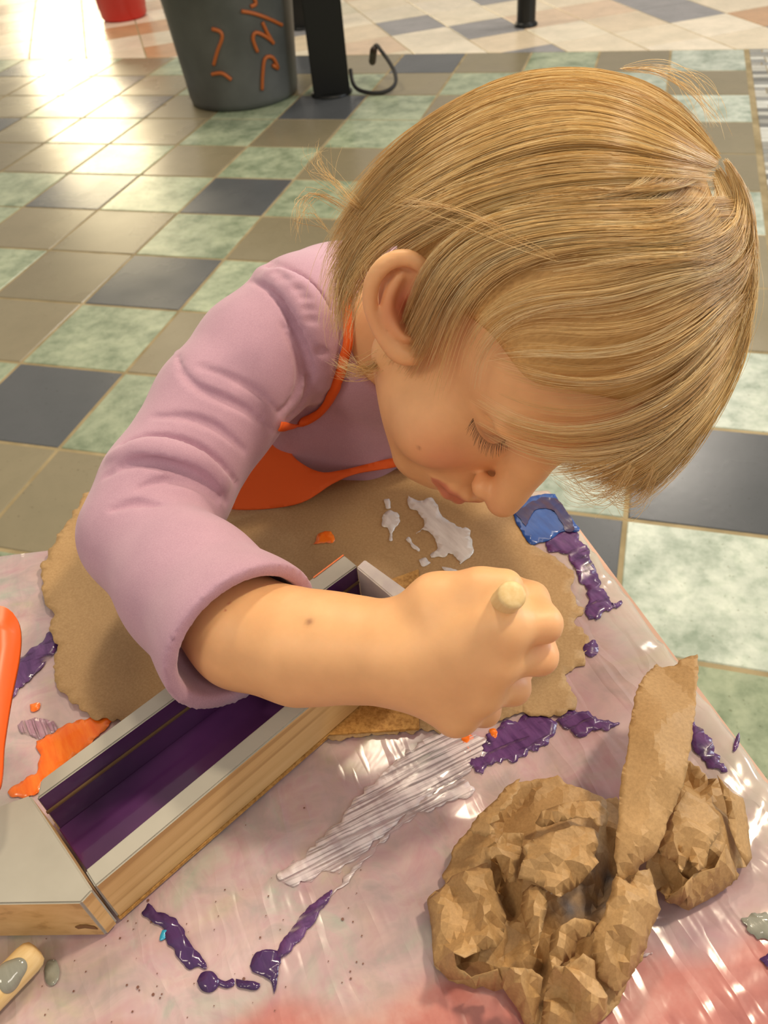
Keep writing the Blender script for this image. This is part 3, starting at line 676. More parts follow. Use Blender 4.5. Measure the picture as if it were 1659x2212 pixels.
FOLDS = [
 fold([(225, 1030), (275, 1003), (330, 998), (400, 1015), (450, 1045), (490, 1085)], .0045, .0022), fold([(262, 965), (310, 945), (370, 948), (430, 970), (480, 1005), (512, 1045)], .0040, .0020),
 fold([(300, 1052), (370, 1035), (430, 1050), (470, 1085)], .0035, .002), fold([(400, 1020), (440, 1040), (475, 1075)], .0025, .001),
 fold([(384, 768), (392, 800), (425, 835), (480, 860), (540, 890), (585, 930)], .0036, .0022), fold([(430, 790), (500, 815), (560, 850), (605, 895)], .0026, .0016),
 fold([(520, 600), (570, 620), (615, 660), (645, 720), (664, 780), (668, 830), (648, 880), (620, 905)], .0040, .0018), fold([(610, 700), (640, 760), (650, 810), (635, 860), (600, 895)], .0034, .0020),
 fold([(700, 680), (722, 740), (732, 780), (722, 820)], .003, .0015), fold([(560, 560), (600, 570), (650, 600), (690, 640), (715, 690)], .0026, .0012),
 fold([(240, 1100), (290, 1085), (350, 1090)], .003, .002), fold([(330, 900), (400, 900), (470, 925), (530, 975)], .0034, .002)]
RID = [
 fold([(240, 985), (300, 968), (370, 975), (440, 1000), (490, 1045)], .0050, -.0022, '+', .006), fold([(392, 765), (430, 790), (500, 820), (570, 850)], .0045, -.0018, '+', .006),
 fold([(505, 590), (560, 585), (620, 620), (665, 680), (692, 750), (698, 820), (680, 880)], .0085, -.0034, '+', .007), fold([(600, 590), (650, 620), (690, 680), (712, 740)], .0040, -.0012, '+', .005),
 fold([(480, 860), (540, 880), (585, 925)], .0040, -.0015, '+', .006), fold([(320, 1025), (390, 1022), (450, 1060)], .004, -.0015, '+', .005)]
for f_ in RID[:1] + RID[2:4] + FOLDS:
    if f_: SHIRT.chain(f_[0], f_[1], .0028 if f_[3] == '-' else .007, f_[3])
SHIRT.cap(D(620, 965, .628), D(790, 1000, .628), .020, .020, .02)
SHIRT.chain([D(392, 772, .545), D(430, 800, .528), D(500, 828, .522)], [.0055, .0055, .004], .008)
for gx, gy in ((580, 572), (596, 585), (640, 622), (652, 640), (668, 690), (690, 760), (608, 598), (660, 665)):    # gathers in the sleeve head
    h_, ok = SHIRT.hit(gx, gy); h2, _ = SHIRT.hit(gx + 14, gy + 4)
    if ok: SHIRT.cap(h_, h2, .0022, .0012, .003, '-')
# carve neck opening, cuff cavity and trim the cuff
nd = unit(HW((0, -18, -60)) - NB); SHIRT.cap(NB, NB + nd * .034, .046, .042, .012); SHIRT.cap(NB + nd * .02, HW((0, -22, -20)), .0395, .041, .003, '-')
g = SHIRT.block(NB - .1, NB + .14, 0); sl, G = g; pl = ((G[0] - NB[0]) * nd[0] + (G[1] - NB[1]) * nd[1] + (G[2] - NB[2]) * nd[2] - .033).astype(np.float32)
nr = np.sqrt((G[0] - NB[0] - nd[0] * .06) ** 2 + (G[1] - NB[1] - nd[1] * .06) ** 2 + (G[2] - NB[2] - nd[2] * .06) ** 2); SHIRT.F[sl] = np.where(nr < .062, np.maximum(SHIRT.F[sl], pl), SHIRT.F[sl])
CU = D(528, 1380, .410); CA = unit(D(600, 1432, .405) - D(420, 1268, .449)); up_ = unit(D(650, 1240, .415) - D(402, 1512, .405))
CA = unit(CA - up_ * (CA @ up_))
g = SHIRT.block(CU - .12, CU + .12, 0); sl, G = g
far = np.sqrt((G[0] - CU[0]) ** 2 + (G[1] - CU[1]) ** 2 + (G[2] - CU[2]) ** 2)
pl = ((G[0] - CU[0]) * CA[0] + (G[1] - CU[1]) * CA[1] + (G[2] - CU[2]) * CA[2]).astype(np.float32)
SHIRT.F[sl] = np.where(far < .085, np.maximum(SHIRT.F[sl], pl), SHIRT.F[sl])
SHIRT.cap(CU - CA * .030, CU + CA * .03, .0200, .0425, .002, '-'); SHIRT.cap(CU - CA * .01, CU + CA * .03, .0345, .0410, .002, '-')
V, Q = SHIRT.mesh(); V = relax(V, Q, 1, .5)
mc = Mat('mauve_cotton', rough=.85, Sheen_Weight=.25)
mc.base(mc.mix(.5, mc.ramp(mc.noise(30, 5, .65), [(.35, lin(180, 142, 162)), (.65, lin(194, 154, 174))]), mc.ramp(mc.noise(1500, 2), [(.3, lin(176, 136, 156)), (.7, lin(200, 162, 180))])))
mc.bump(mc.noise(1300, 3, .7), .10, .0006)
np_mesh('shirt', V, Q, mc.m, person)

# ---------------- lower body (behind the table)
LEG = Field((.80, -.75, 0), (1.18, -.32, .60), .005)
LEG.ell((.985, -.60, .52), (.095, .08, .09), .03, '+', TA)
for s_ in (1, -1):
    hip = np.array([.985, -.59, .48]) + LAT * .045 * s_; kne = hip + DEP * .02 + [0, 0, -.22]; ank = kne + DEP * .03 + [0, 0, -.20]
    LEG.chain([hip, kne, ank], [.058, .042, .032], .02); LEG.ell(ank + np.array([0, 0, -.032]) - DEP * .03, (.03, .075, .026), .01, '+', TA)
V, Q = LEG.mesh(); np_mesh('leggings', V, Q, plain('dark_leggings', (60, 56, 76), .9), person)

# ================================================================== HAIR
HAIRF = Field((.90, -1.0, .70), (1.26, -.62, .99), .003)
HAIRF.ell(HW((0, -10, 42)), np.array([78, 95, 83]) / 1000, .01, '+', HQ); HAIRF.ell(HW((-4, 40, 42)), np.array([60, 50, 52]) / 1000, .02, '+', HQ)
HAIRF.ell(HW((0, -30, -10)), np.array([64, 60, 52]) / 1000, .02, '+', HQ)
HAIRF.ell(HW((0, 34, -10)), np.array([56, 40, 50]) / 1000, .01, '+', HQ)
HP = {
'top': [[(1548, 345, 1.8), (1500, 262, 1.8), (1420, 206, 2.4), (1320, 178, 3), (1200, 171, 3), (1095, 193, 3), (1000, 237, 3), (905, 300, 3.6), (820, 372, 3.6), (752, 455, 3.6)],
        [(1548, 350, 1.2), (1480, 285, 1.8), (1390, 237, 2.4), (1290, 210, 3), (1180, 210, 3.6), (1060, 246, 3.6), (950, 305, 3.6), (850, 380, 3.6), (780, 460, 3.6), (720, 545, 3.6)],
        [(1546, 356, 1.2), (1450, 305, 1.8), (1360, 268, 2.4), (1270, 244, 3), (1160, 252, 3.6), (1040, 295, 3.6), (930, 355, 3.6), (840, 425, 3.6), (770, 505, 3), (722, 590, 2.4)],
        [(1544, 362, 1.2), (1440, 330, 1.8), (1350, 296, 2.4), (1260, 278, 3), (1150, 298, 3), (1030, 345, 3), (920, 405, 3), (840, 465, 3), (775, 540, 3), (735, 640, 2.4)],
        [(1540, 368, 1.2), (1420, 348, 1.8), (1320, 322, 2.4), (1220, 320, 2.4), (1110, 350, 2.4), (1000, 395, 2.4), (905, 450, 2.4), (840, 500, 2.4), (785, 560, 2.4), (745, 680, 1.8)]],
'side': [[(1540, 372, 2), (1420, 362, 3), (1300, 345, 3), (1200, 355, 3), (1090, 385, 4), (990, 425, 4), (905, 475, 4), (840, 520, 5), (780, 590, 4), (742, 700, 3)],
        [(1535, 395, 2), (1410, 392, 3), (1290, 390, 3), (1170, 405, 4), (1060, 430, 4), (970, 465, 4), (910, 505, 5), (850, 530, 6), (780, 600, 6), (735, 730, 4)],
        [(1576, 425, 2), (1430, 440, 3), (1300, 445, 4), (1170, 455, 5), (1060, 475, 5), (985, 515, 5), (930, 570, 5), (905, 640, 4), (885, 710, 3), (835, 780, 4)],
        [(1591, 465, 2), (1440, 485, 3), (1300, 488, 4), (1180, 495, 5), (1070, 518, 5), (1000, 560, 5), (955, 620, 4), (930, 690, 3), (895, 750, 2), (850, 800, 2)],
        [(1604, 510, 2), (1460, 512, 3), (1330, 512, 4), (1200, 520, 5), (1090, 545, 5), (1020, 590, 4), (975, 650, 3), (950, 720, 2), (925, 780, 1), (900, 820, 1)],
        [(1608, 545, 2), (1470, 540, 3), (1350, 535, 4), (1230, 545, 4), (1120, 570, 4), (1045, 620, 3), (1000, 690, 2), (975, 760, 1), (960, 830, 1), (950, 870, 1)]],
'veil': [[(1592, 560, 2), (1490, 550, 4), (1380, 548, 5), (1260, 562, 5), (1150, 585, 5), (1070, 630, 4), (1022, 690, 3)],
        [(1595, 580, 2), (1500, 580, 4), (1400, 598, 5), (1300, 630, 6), (1200, 632, 6), (1110, 650, 5), (1040, 700, 4), (1008, 760, 2), (1003, 815, 1)],
        [(1596, 600, 2), (1530, 620, 4), (1450, 670, 5), (1360, 705, 5), (1260, 715, 4), (1160, 705, 3), (1085, 725, 2), (1042, 775, 1)],
        [(1598, 620, 2), (1545, 660, 4), (1480, 720, 5), (1400, 775, 5), (1310, 805, 4), (1210, 805, 3), (1120, 785, 2), (1060, 765, 1)],
        [(1600, 640, 2), (1560, 710, 4), (1500, 785, 5), (1420, 850, 5), (1330, 895, 4), (1230, 912, 4), (1130, 900, 3), (1060, 870, 2), (1020, 840, 2)],
        [(1602, 650, 2), (1570, 740, 4), (1515, 820, 6), (1440, 890, 7), (1350, 935, 6), (1250, 952, 5), (1150, 945, 4), (1080, 920, 3), (1035, 890, 3)]],
'fall': [[(1602, 650, 0.9), (1568, 740, 2.2), (1508, 820, 3.6), (1436, 890, 4.5), (1356, 945, 4.5), (1272, 985, 4), (1200, 1000, 3.1), (1170, 1000, 2.7)],
        [(1602, 640, 0.9), (1574, 740, 2.7), (1522, 825, 4.5), (1455, 900, 5.4), (1384, 960, 6.3), (1320, 1005, 6.3), (1278, 1020, 6.3)],
        [(1603, 620, 0.9), (1586, 720, 2.7), (1539, 810, 4.5), (1481, 890, 6.3), (1424, 955, 7.2), (1370, 1005, 8.1), (1318, 1025, 8.1)],
        [(1603, 600, 0.9), (1594, 700, 2.7), (1557, 780, 4.5), (1498, 870, 6.3), (1457, 930, 7.7), (1416, 985, 8.6), (1366, 1035, 9)]],
'crown': [[(1534, 378, 0.8), (1550, 430, 1.2), (1564, 500, 1.2), (1572, 580, 1.2), (1556, 670, 1.6), (1496, 760, 2), (1422, 850, 2.8)],
        [(1540, 372, 0.8), (1564, 430, 1.2), (1580, 510, 1.2), (1588, 600, 1.2), (1574, 700, 1.6), (1522, 790, 2.4), (1457, 880, 3.6)],
        [(1544, 366, 0.8), (1574, 430, 1.2), (1592, 520, 1.6), (1600, 620, 2), (1581, 720, 2.4), (1533, 810, 3.6), (1464, 900, 5.2)],
        [(1546, 360, 0.8), (1582, 430, 2), (1600, 520, 2.4), (1606, 620, 2.8), (1588, 700, 3.2), (1548, 780, 4), (1489, 870, 5.2)]],
'roots': [[(1530, 372, 1), (1500, 400, 2), (1430, 420, 3), (1330, 425, 3), (1230, 425, 3), (1120, 440, 3)],
        [(1400, 340, 1), (1390, 380, 2), (1350, 420, 3), (1270, 440, 3), (1180, 450, 4), (1080, 470, 4)],
        [(1545, 400, 1), (1530, 440, 2), (1480, 480, 3), (1400, 500, 3), (1300, 505, 4), (1200, 510, 4)],
        [(1575, 480, 1), (1560, 530, 2), (1500, 560, 3), (1420, 570, 4), (1330, 575, 4), (1240, 585, 4)]],
'nape': [[(1000, 300, 2), (900, 370, 3), (820, 440, 4), (760, 520, 4), (730, 590, 3), (722, 650, 3)],
        [(980, 400, 2), (900, 450, 3), (840, 500, 4), (785, 560, 4), (750, 630, 3), (738, 720, 3)],
        [(930, 450, 2), (870, 490, 4), (815, 540, 5), (775, 600, 5), (755, 670, 4), (760, 740, 3)]],
}
SV, SF, SC = [], [], []
nv = 0
def put3(g, n=22):
    """pixel guide with lift -> 3D guide on the head"""
    P = spline(g, n); out = []; prev = None
    for x, y, l in P:
        h_, ok = HAIRF.hit(x, y, .28, .62); nrm = HAIRF.grad(h_)[0]; out.append(h_ + nrm * l / 1000)
    out = np.array(out)
    for _ in range(4): out[1:-1] = out[1:-1] * .4 + (out[:-2] + out[2:]) * .3
    return out
def strands(P, rad, colv):
    """P: (m, n, 3) strand centre lines -> three-sided tapered tubes"""
    global nv
    m, n, _ = P.shape; t = np.gradient(P, axis=1); t /= np.linalg.norm(t, axis=2, keepdims=True) + 1e-9
    ref = np.array([.31, .17, .93]); u = np.cross(t, ref); u /= np.linalg.norm(u, axis=2, keepdims=True) + 1e-9; v = np.cross(t, u)
    tp = np.sin(np.linspace(.35, math.pi * .97, n)) ** .5; r = rad[:, None] * tp[None, :]
    rings = np.stack([P + (u * math.cos(a) + v * math.sin(a)) * r[..., None] for a in (0, 2.094, 4.189)], 2)   # m n 3 3
    SV.append(rings.reshape(-1, 3)); base = nv + (np.arange(m)[:, None, None] * n + np.arange(n - 1)[None, :, None]) * 3
    k = np.arange(3)[None, None, :]; k2 = (k + 1) % 3
    SF.append(np.stack([base + k, base + k2, base + 3 + k2, base + 3 + k], -1).reshape(-1, 4)); nv += m * n * 3
    SC.append(np.repeat(colv, n * 3, axis=0))
PAL = np.array([lin(*c)[:3] for c in ((246, 216, 154), (236, 200, 132), (222, 182, 112), (250, 228, 176), (204, 160, 94), (240, 206, 140))])
def family(gs, count, rad=.00016, spread=.0016, clump=.5, liftv=.0035, n=22, short=0.0):
    G_ = np.array([put3(g, n) for g in gs]); K = len(G_)
    tcl = rng.uniform(0, K - 1, max(8, count // 14)); tcl.sort()
    tt = rng.uniform(0, K - 1, count); near = tcl[np.abs(tt[:, None] - tcl[None, :]).argmin(1)]
    s_ = np.linspace(0, 1, n)[None, :]; tw = tt[:, None] * (1 - clump * s_ ** .6) + near[:, None] * clump * s_ ** .6
    i = np.clip(tw.astype(int), 0, K - 2); f = (tw - i)[..., None]; ar = np.arange(n)[None, :]
    P = G_[i, ar] * (1 - f) + G_[i + 1, ar] * f
    cl = (near * 977.13 % 1); lift = (rng.uniform(-.6, .6, count) * liftv + (cl - .4) * liftv * 1.2)[:, None] * (.25 + .75 * np.sin(s_ * math.pi * .75))
    nrm = HAIRF.grad(P.reshape(-1, 3)).reshape(P.shape); P = P + nrm * lift[..., None]
    ph = rng.uniform(0, 6.28, (count, 1, 3)); fr = rng.uniform(2, 5, (count, 1, 1)); am = rng.normal(0, spread, (count, 1, 3))
    P = P + am * np.sin(s_[..., None] * fr + ph) * (.2 + s_[..., None])
    e = rng.uniform(1 - short, 1, count) if short else np.ones(count)
    if short:
        st = rng.uniform(0, short * .6, count); x = st[:, None] + (e - st)[:, None] * s_; x = np.clip(x, 0, 1) * (n - 1); i0 = np.clip(x.astype(int), 0, n - 2); ff = (x - i0)[..., None]; r_ = np.arange(count)[:, None]
        P = P[r_, i0] * (1 - ff) + P[r_, i0 + 1] * ff
    ci = (cl * len(PAL)).astype(int) % len(PAL); mixr = rng.uniform(0, 1, (count, 1)); c = PAL[ci] * (1 - mixr * .5) + PAL[rng.integers(0, len(PAL), count)] * mixr * .5
    c = c * rng.uniform(.88, 1.1, (count, 1)); strands(P, rad * rng.uniform(.6, 1.4, count), c)
VE = [g[:5] for g in HP['veil']]
family(HP['top'], 4200, .00012, short=.3); family(HP['side'][:2], 800, .00012, short=.6, clump=.25, spread=.003); family(HP['side'][2:5], 1900, .00012, short=.35); family(HP['side'][4:6], 420, .00011, short=.6, clump=.3); family(HP['veil'], 230, .0001, liftv=.003, spread=.0016, clump=.6, short=.25); family([[q[0], q[1], q[2]] if 0 else q for q in VE], 300, .00011, short=.5)
family(HP['fall'], 1500, .00012, spread=.002, clump=.65, liftv=.006, short=.08); family(HP['crown'], 1500, .00012, spread=.0012, short=.3); family(HP['roots'], 1200, .00011, short=.4)
family([[(1545, 350, 3), (1560, 372, 3), (1572, 420, 3), (1560, 480, 3), (1500, 520, 4), (1400, 535, 4)], [(1552, 352, 3), (1580, 400, 3), (1596, 470, 3), (1590, 540, 3), (1540, 590, 4), (1450, 620, 4)], [(1556, 354, 3), (1590, 420, 3), (1606, 520, 3), (1604, 600, 3), (1570, 680, 4), (1500, 740, 4)]], 700, .00012, short=.4)
family(HP['nape'], 700, .00011, spread=.004, clump=.4, liftv=.008, short=.6)
# long lock curls that sit on top
for a, b, cnt in (('veil', 1, 40), ('veil', 5, 110), ('veil', 4, 80), ('side', 3, 120), ('side', 1, 100), ('top', 3, 110), ('veil', 3, 70)):
    g = HP[a][b]; g2 = [(x + 10 + i_ * 2, y + 16 + i_ * 3, l) for i_, (x, y, l) in enumerate(g)]; g = [(x, y, l + 2) for x, y, l in g]; family([g, g2], cnt, .00011, .0012, .15, .002, short=.3)
# loose wisps
def wisps(g, cnt, spr=.004, rad=.0001): family([g, [(x + 10, y + 10, l + 2) for x, y, l in g]], cnt, rad, spr, .2, .003)
for g, c in (([(820, 470, 3), (770, 430, 8), (735, 400, 12), (722, 370, 14), (732, 358, 15)], 26), ([(800, 480, 3), (740, 440, 8), (700, 430, 10), (680, 460, 10), (672, 505, 8)], 20),
             ([(870, 700, 2), (850, 750, 3), (810, 790, 4), (770, 790, 4), (740, 770, 4)], 50), ([(860, 730, 2), (830, 770, 3), (790, 800, 4), (755, 788, 5)], 40),
             ([(1330, 170, 4), (1400, 180, 5), (1470, 225, 6), (1520, 280, 4)], 30), ([(1580, 470, 3), (1596, 560, 4), (1594, 650, 5), (1560, 740, 5), (1500, 840, 6)], 30),
             ([(1340, 960, 10), (1300, 1000, 12), (1260, 1010, 12), (1225, 1000, 9), (1215, 990, 8)], 36), ([(1380, 960, 12), (1345, 1010, 15), (1310, 1015, 14), (1290, 995, 12)], 40),
             ([(900, 480, 3), (840, 560, 8), (800, 640, 9), (780, 720, 7)], 14), ([(720, 500, 3), (700, 470, 8), (690, 440, 8)], 10),
             ([(1100, 500, 8), (1000, 460, 9), (900, 450, 9), (840, 440, 8)], 12), ([(1200, 560, 7), (1050, 500, 9), (900, 470, 9)], 8), ([(870, 690, 4), (860, 640, 9), (850, 590, 11), (845, 560, 10)], 8)):
    wisps(g, c)
SV = np.concatenate(SV); SF = np.concatenate(SF); SC = np.concatenate(SC)
mh = Mat('blond_hair', rough=.34, Anisotropic=.6, Sheen_Weight=.1); mh.b.inputs['Specular IOR Level'].default_value = .7
mh.base(mh.attr()); mh.b.inputs['Transmission Weight'].default_value = 0; mh.b.inputs['Subsurface Weight'].default_value = 0
hair = np_mesh('hair', SV, SF, mh.m, person)
at_ = hair.data.attributes.new('col', 'FLOAT_COLOR', 'POINT'); at_.data.foreach_set('color', np.c_[SC, np.ones(len(SC))].astype(np.float32).ravel())
# scalp layer under the strands
CAP = Field((.90, -1.0, .70), (1.26, -.62, .99), .002)
CAP.ell(HW((0, -12, 42)), np.array([74.5, 90, 80.5]) / 1000, .01, '+', HQ); CAP.ell(HW((0, 34, 44)), np.array([57, 46, 48]) / 1000, .02, '+', HQ); CAP.ell(HW((0, -36, 4)), np.array([62, 56, 50]) / 1000, .02, '+', HQ)
CAP.ell(HW((2, 88, 8)), np.array([76, 64, 68]) / 1000, .012, '-', HQ); CAP.ell(HW((56, 50, 14)), np.array([32, 38, 38]) / 1000, .012, '-', HQ)           # open over the face
for s_ in (1, -1): CAP.ell(HW((s_ * 70, 6, -10)), np.array([34, 27, 34]) / 1000, .008, '-', HQ)
for s_ in (1, -1): CAP.ell(HW((s_ * 62, 16, -34)), np.array([30, 32, 28]) / 1000, .008, '-', HQ)
CAP.ell(HW((0, 40, -60)), np.array([90, 70, 62]) / 1000, .01, '-', HQ)
V, Q = CAP.mesh(); V = relax(V, Q, 2)
mcap = Mat('hair_underlayer', rough=.6); mv = mcap.mapping((120, 700, 700), (.3, .4, -.3)); mcap.base(mcap.ramp(mcap.noise(1, 4, vec=mv), [(.3, lin(190, 148, 88)), (.7, lin(218, 176, 110))]))
np_mesh('hair_underlayer', V, Q, mcap.m, hair)

# eyelashes and brows
def lashes(name, base, cnt, ln, rgb, outv, parent=person):
    P = spline(base, cnt); Vv, Ff = [], []
    for i, p in enumerate(P):
        d = unit(np.array(outv(i / (cnt - 1)), float) + rng.normal(0, .10, 3)); l = ln * rng.uniform(.7, 1.1)
        pts = [HW(p + d * l * t + np.array([0, 0, 1.0]) * (l * .25 * t * t)) for t in np.linspace(0, 1, 6)]
        a, b = tube_pts(pts, .00016, 4, [1, .95, .8, .6, .4, .15]); b = [tuple(x + len(Vv) for x in f) for f in b]; Vv += a; Ff += b
    return mesh_of(name, Vv, Ff, plain(name, rgb, .5), parent)
for s_ in (1, -1):
    lashes('eyelashes', [(s_ * 17, 67, 9), (s_ * 23, 71, 6.5), (s_ * 30, 71.6, 5.5), (s_ * 38, 67, 7), (s_ * 44, 61, 11)], 46, 8.5, (104, 76, 52), lambda t, s_=s_: (s_ * (t - .25) * .8, 1, -.75))
    lashes('eyebrow', [(s_ * 13, 79, 32), (s_ * 22, 80, 36), (s_ * 32, 76, 37), (s_ * 42, 67, 34)], 90, 5, (190, 146, 98), lambda t, s_=s_: (s_ * 1, .1, .5 - t))

# ---------------- apron: neck strap and bib
mapr = Mat('orange_apron', lin(232, 96, 22), .7); mapr.bump(mapr.noise(900, 3), .15, .0005)
sp = [(752, 632), (748, 690), (747, 760), (735, 810), (712, 855), (680, 895), (640, 915), (598, 918)]
P = spline(sp, 40); H_ = np.array([SHIRT.hit(*p)[0] for p in P])
for _ in range(6): H_[1:-1] = H_[1:-1] * .5 + (H_[:-2] + H_[2:]) * .25
N_ = SHIRT.grad(H_); tg = np.gradient(H_, axis=0); tg /= np.linalg.norm(tg, axis=1)[:, None]; sd = np.cross(tg, N_)
Vs = []
for i in range(40):
    for u in (-1, 0, 1): Vs.append(H_[i] + N_[i] * (.0032 + (.0005 if u == 0 else 0)) + sd[i] * u * .0033)
Fs = [(i * 3 + k, i * 3 + k + 1, i * 3 + k + 4, i * 3 + k + 3) for i in range(39) for k in (0, 1)]
apron = empty('apron', (1.0, -.7, .6)); apron.parent = person; apron.matrix_parent_inverse = Matrix.Translation(-Vector(person.location))
o = mesh_of('neck_strap', Vs, Fs, mapr.m, None); s = o.modifiers.new('s', 'SOLIDIFY'); s.thickness = .0012; parent_keep(o, person)
bp = [(587, 935, .600), (612, 962, .603), (640, 992, .604), (690, 1018, .602), (760, 1010, .600), (850, 990, .597), (900, 985, .598), (900, 1012, .596), (850, 1015, .594), (770, 1032, .592), (700, 1060, .590), (640, 1110, .600), (560, 1120, .602), (490, 1110, .600), (470, 1070, .592), (540, 1010, .594)]
bp = [(575, 905), (600, 915), (618, 955), (640, 992), (690, 1020), (740, 1016), (850, 990), (870, 1002), (850, 1010), (770, 1024), (720, 1045), (640, 1090), (500, 1100), (450, 1060), (540, 1010)]
def bib(x, y): return D(x, y, .606 - (y - 935) / 165 * .012)
P = [tuple(p) for p in spline(bp + [bp[0]], 80)[:-1]]; vs, fs = cdt_fill(P, 12)
o = mesh_of('apron_bib', [bib(*v) + RC[2] * .002 * math.sin(v[0] / 40) for v in vs], fs, mapr.m, None); s = o.modifiers.new('s', 'SOLIDIFY'); s.thickness = .0014; parent_keep(o, person)
bpy.data.objects.remove(apron)
for ch in list(person.children):
    if ch.name.split('.')[0] not in ('neck_strap', 'apron_bib'): ch.matrix_parent_inverse = Matrix.Translation(-Vector(person.location))

# ================================================================== BRUSH IN THE FIST
def dowel(name, a, b, r, m, label, cat, dome=.35):
    a = np.array(a); b = np.array(b); L = np.linalg.norm(b - a); bm = bmesh.new()
    prof = [(r * .9, 0), (r, r * .2), (r, L - r * dome), (r * .93, L - r * dome * .45), (r * .72, L - r * dome * .12), (r * .3, L)]
    rings = lathe(bm, prof, 32); bm.faces.new(rings[-1]); o = from_bm(name, bm, m, None, True)
    o.rotation_euler = Vector(b - a).to_track_quat('Z', 'Y').to_euler(); o.location = a
    tag(o, label, cat); return o
mw = Mat('pale_wood', lin(226, 196, 140), .5); mw.base(mw.ramp(mw.noise(1, 3, vec=mw.mapping((300, 300, 20))), [(.35, lin(218, 184, 124)), (.7, lin(234, 206, 154))]))
br_ = dowel('paintbrush', HT + HD * .03, HE, .0062, mw.m, 'paintbrush with a pale round wooden handle gripped in the child\'s fist', 'paintbrush')
bm = bmesh.new(); lathe(bm, [(.0066, 0), (.0066, .016), (.0060, .018)], 24); o = from_bm('ferrule', bm, plain('ferrule', (180, 180, 176), .3, Metallic=1), br_, True); o.location = (0, 0, -.010)
bm = bmesh.new(); lathe(bm, [(.002, 0), (.0055, .006), (.0066, .018)], 24); o = from_bm('bristles', bm, plain('bristles', (70, 44, 84), .6), br_, True); o.location = (0, 0, -.026)
# handle lying bottom left with grey paint
d2 = dowel('paintbrush', at(-190, 2330, ZS + .0075), at(82, 2050, ZS + .0085), .0072, mw.m, 'pale wooden brush handle smeared with grey paint lying in the bottom left corner', 'paintbrush', .8)
gp = []
A0, A1 = at(-20, 2157, ZS + .008), at(70, 2062, ZS + .0085); ax = unit(A1 - A0); sdv = unit(np.cross([0, 0, 1], ax)); upv = np.cross(ax, sdv)
def ond(t, a, r=.00755): return A0 + ax * t + (sdv * math.cos(a) + upv * math.sin(a)) * r
L_ = np.linalg.norm(A1 - A0); Vv, Ff = [], []
na_, nb_ = 16, 16
for i in range(na_ + 1):
    for j in range(nb_ + 1):
        u, v = i / na_ * 2 - 1, j / nb_ * 2 - 1; q = (u * math.sqrt(1 - v * v / 2), v * math.sqrt(1 - u * u / 2)); rr_ = math.hypot(*q)
        wob = 1 + .15 * math.sin(3 * math.atan2(q[1], q[0]) + 1)
        Vv.append(ond(L_ * .52 + q[0] * L_ * .30 * wob, 1.9 + q[1] * 1.0 * wob, .0073 + .0011 * (1 - rr_ ** 4)))
for i in range(na_):
    for j in range(nb_): k = i * (nb_ + 1) + j; Ff.append((k, k + 1, k + nb_ + 2, k + nb_ + 1))
o = mesh_of('paint_smear', Vv, Ff, greyP, None); o.parent = d2; o.matrix_parent_inverse = (Matrix.LocRotScale(d2.location, d2.rotation_euler, None)).inverted()

# ================================================================== PAINTED WOODEN BOX
bx = empty('wooden_box', tuple(at(400, 1750, ZS))); tag(bx, 'long wooden box with grey painted rims and a glossy purple channel inside', 'wooden box')
ZB = .719; ZF = .684
mgp = Mat('grey_painted_wood', rough=.45); mgp.base(mgp.ramp(mgp.noise(18, 5, .6), [(.3, lin(162, 158, 146)), (.7, lin(176, 172, 160))])); mgp.bump(mgp.noise(120, 4), .1, .0005)
mpu = Mat('purple_gloss_paint', rough=.12, Coat_Weight=.4); mpu.base(mpu.ramp(mpu.noise(14, 4), [(.35, lin(70, 38, 80)), (.7, lin(94, 50, 100))])); mpu.bump(mpu.noise(60, 3), .12, .001)
bdir = unit((at(742, 1198, ZB) - at(90, 1684, ZB))); angb = math.atan2(bdir[1], bdir[0])
mwd = Mat('pine', rough=.5); vec = mwd.mapping((5, 120, 150), (0, 0, -angb)); mwd.nt.nodes[-1]
nz = mwd.noise(1, 3, .5, vec=vec, dist=.3); mwd.base(mwd.ramp(nz, [(.30, lin(188, 148, 94)), (.42, lin(212, 174, 116)), (.7, lin(224, 188, 132))])); mwd.bump(nz, .08, .0004)
mmdf = Mat('chipboard', rough=.7); mmdf.base(mmdf.ramp(mmdf.noise(420, 4, .7), [(.35, lin(160, 112, 52)), (.6, lin(202, 154, 84))]))
def prism(name, pts, z0, z1, m, parent, bev=.0008, mats=None):
    """pts: world xy corners; top at z1, bottom z0"""
    bm = bmesh.new(); a = [bm.verts.new((p[0], p[1], z0)) for p in pts]; b = [bm.verts.new((p[0], p[1], z1)) for p in pts]; n = len(pts)
    bm.faces.new(a[::-1]); top = bm.faces.new(b); sides = [bm.faces.new((a[k], a[(k + 1) % n], b[(k + 1) % n], b[k])) for k in range(n)]
    if mats: top.material_index = mats[0]; [setattr(f_, 'material_index', mats[1 + k]) for k, f_ in enumerate(sides)]
    bmesh.ops.bevel(bm, geom=bm.edges[:], offset=bev, segments=2, affect='EDGES')
    o = from_bm(name, bm, None, None)
    for q in (m if isinstance(m, list) else [m]): o.data.materials.append(q)
    return parent_keep(o, parent)
def tp_(x, y, z=ZB): return at(x, y, z)[:2]
MS = [mgp.m, mwd.m, mpu.m]
r1 = [tp_(88, 1684), tp_(742, 1198), tp_(772, 1222), tp_(79, 1727)]; prism('side_wall', r1, ZF, ZB, MS, bx, mats=(0, 0, 0, 2, 0))
q2 = [tp_(183, 1880), tp_(690, 1470), tp_(760, 1500), tp_(205, 1916)]
inner2 = tp_(183, 1880); outer2 = tp_(205, 1916); Lb = np.linalg.norm(tp_(742, 1198) - tp_(90, 1684)) * .99; bd = bdir[:2] / np.linalg.norm(bdir[:2])
r2 = [inner2, inner2 + bd * Lb, outer2 + bd * Lb, outer2]; prism('side_wall', r2, ZF, ZB, MS, bx, mats=(0, 2, 1, 1, 1))
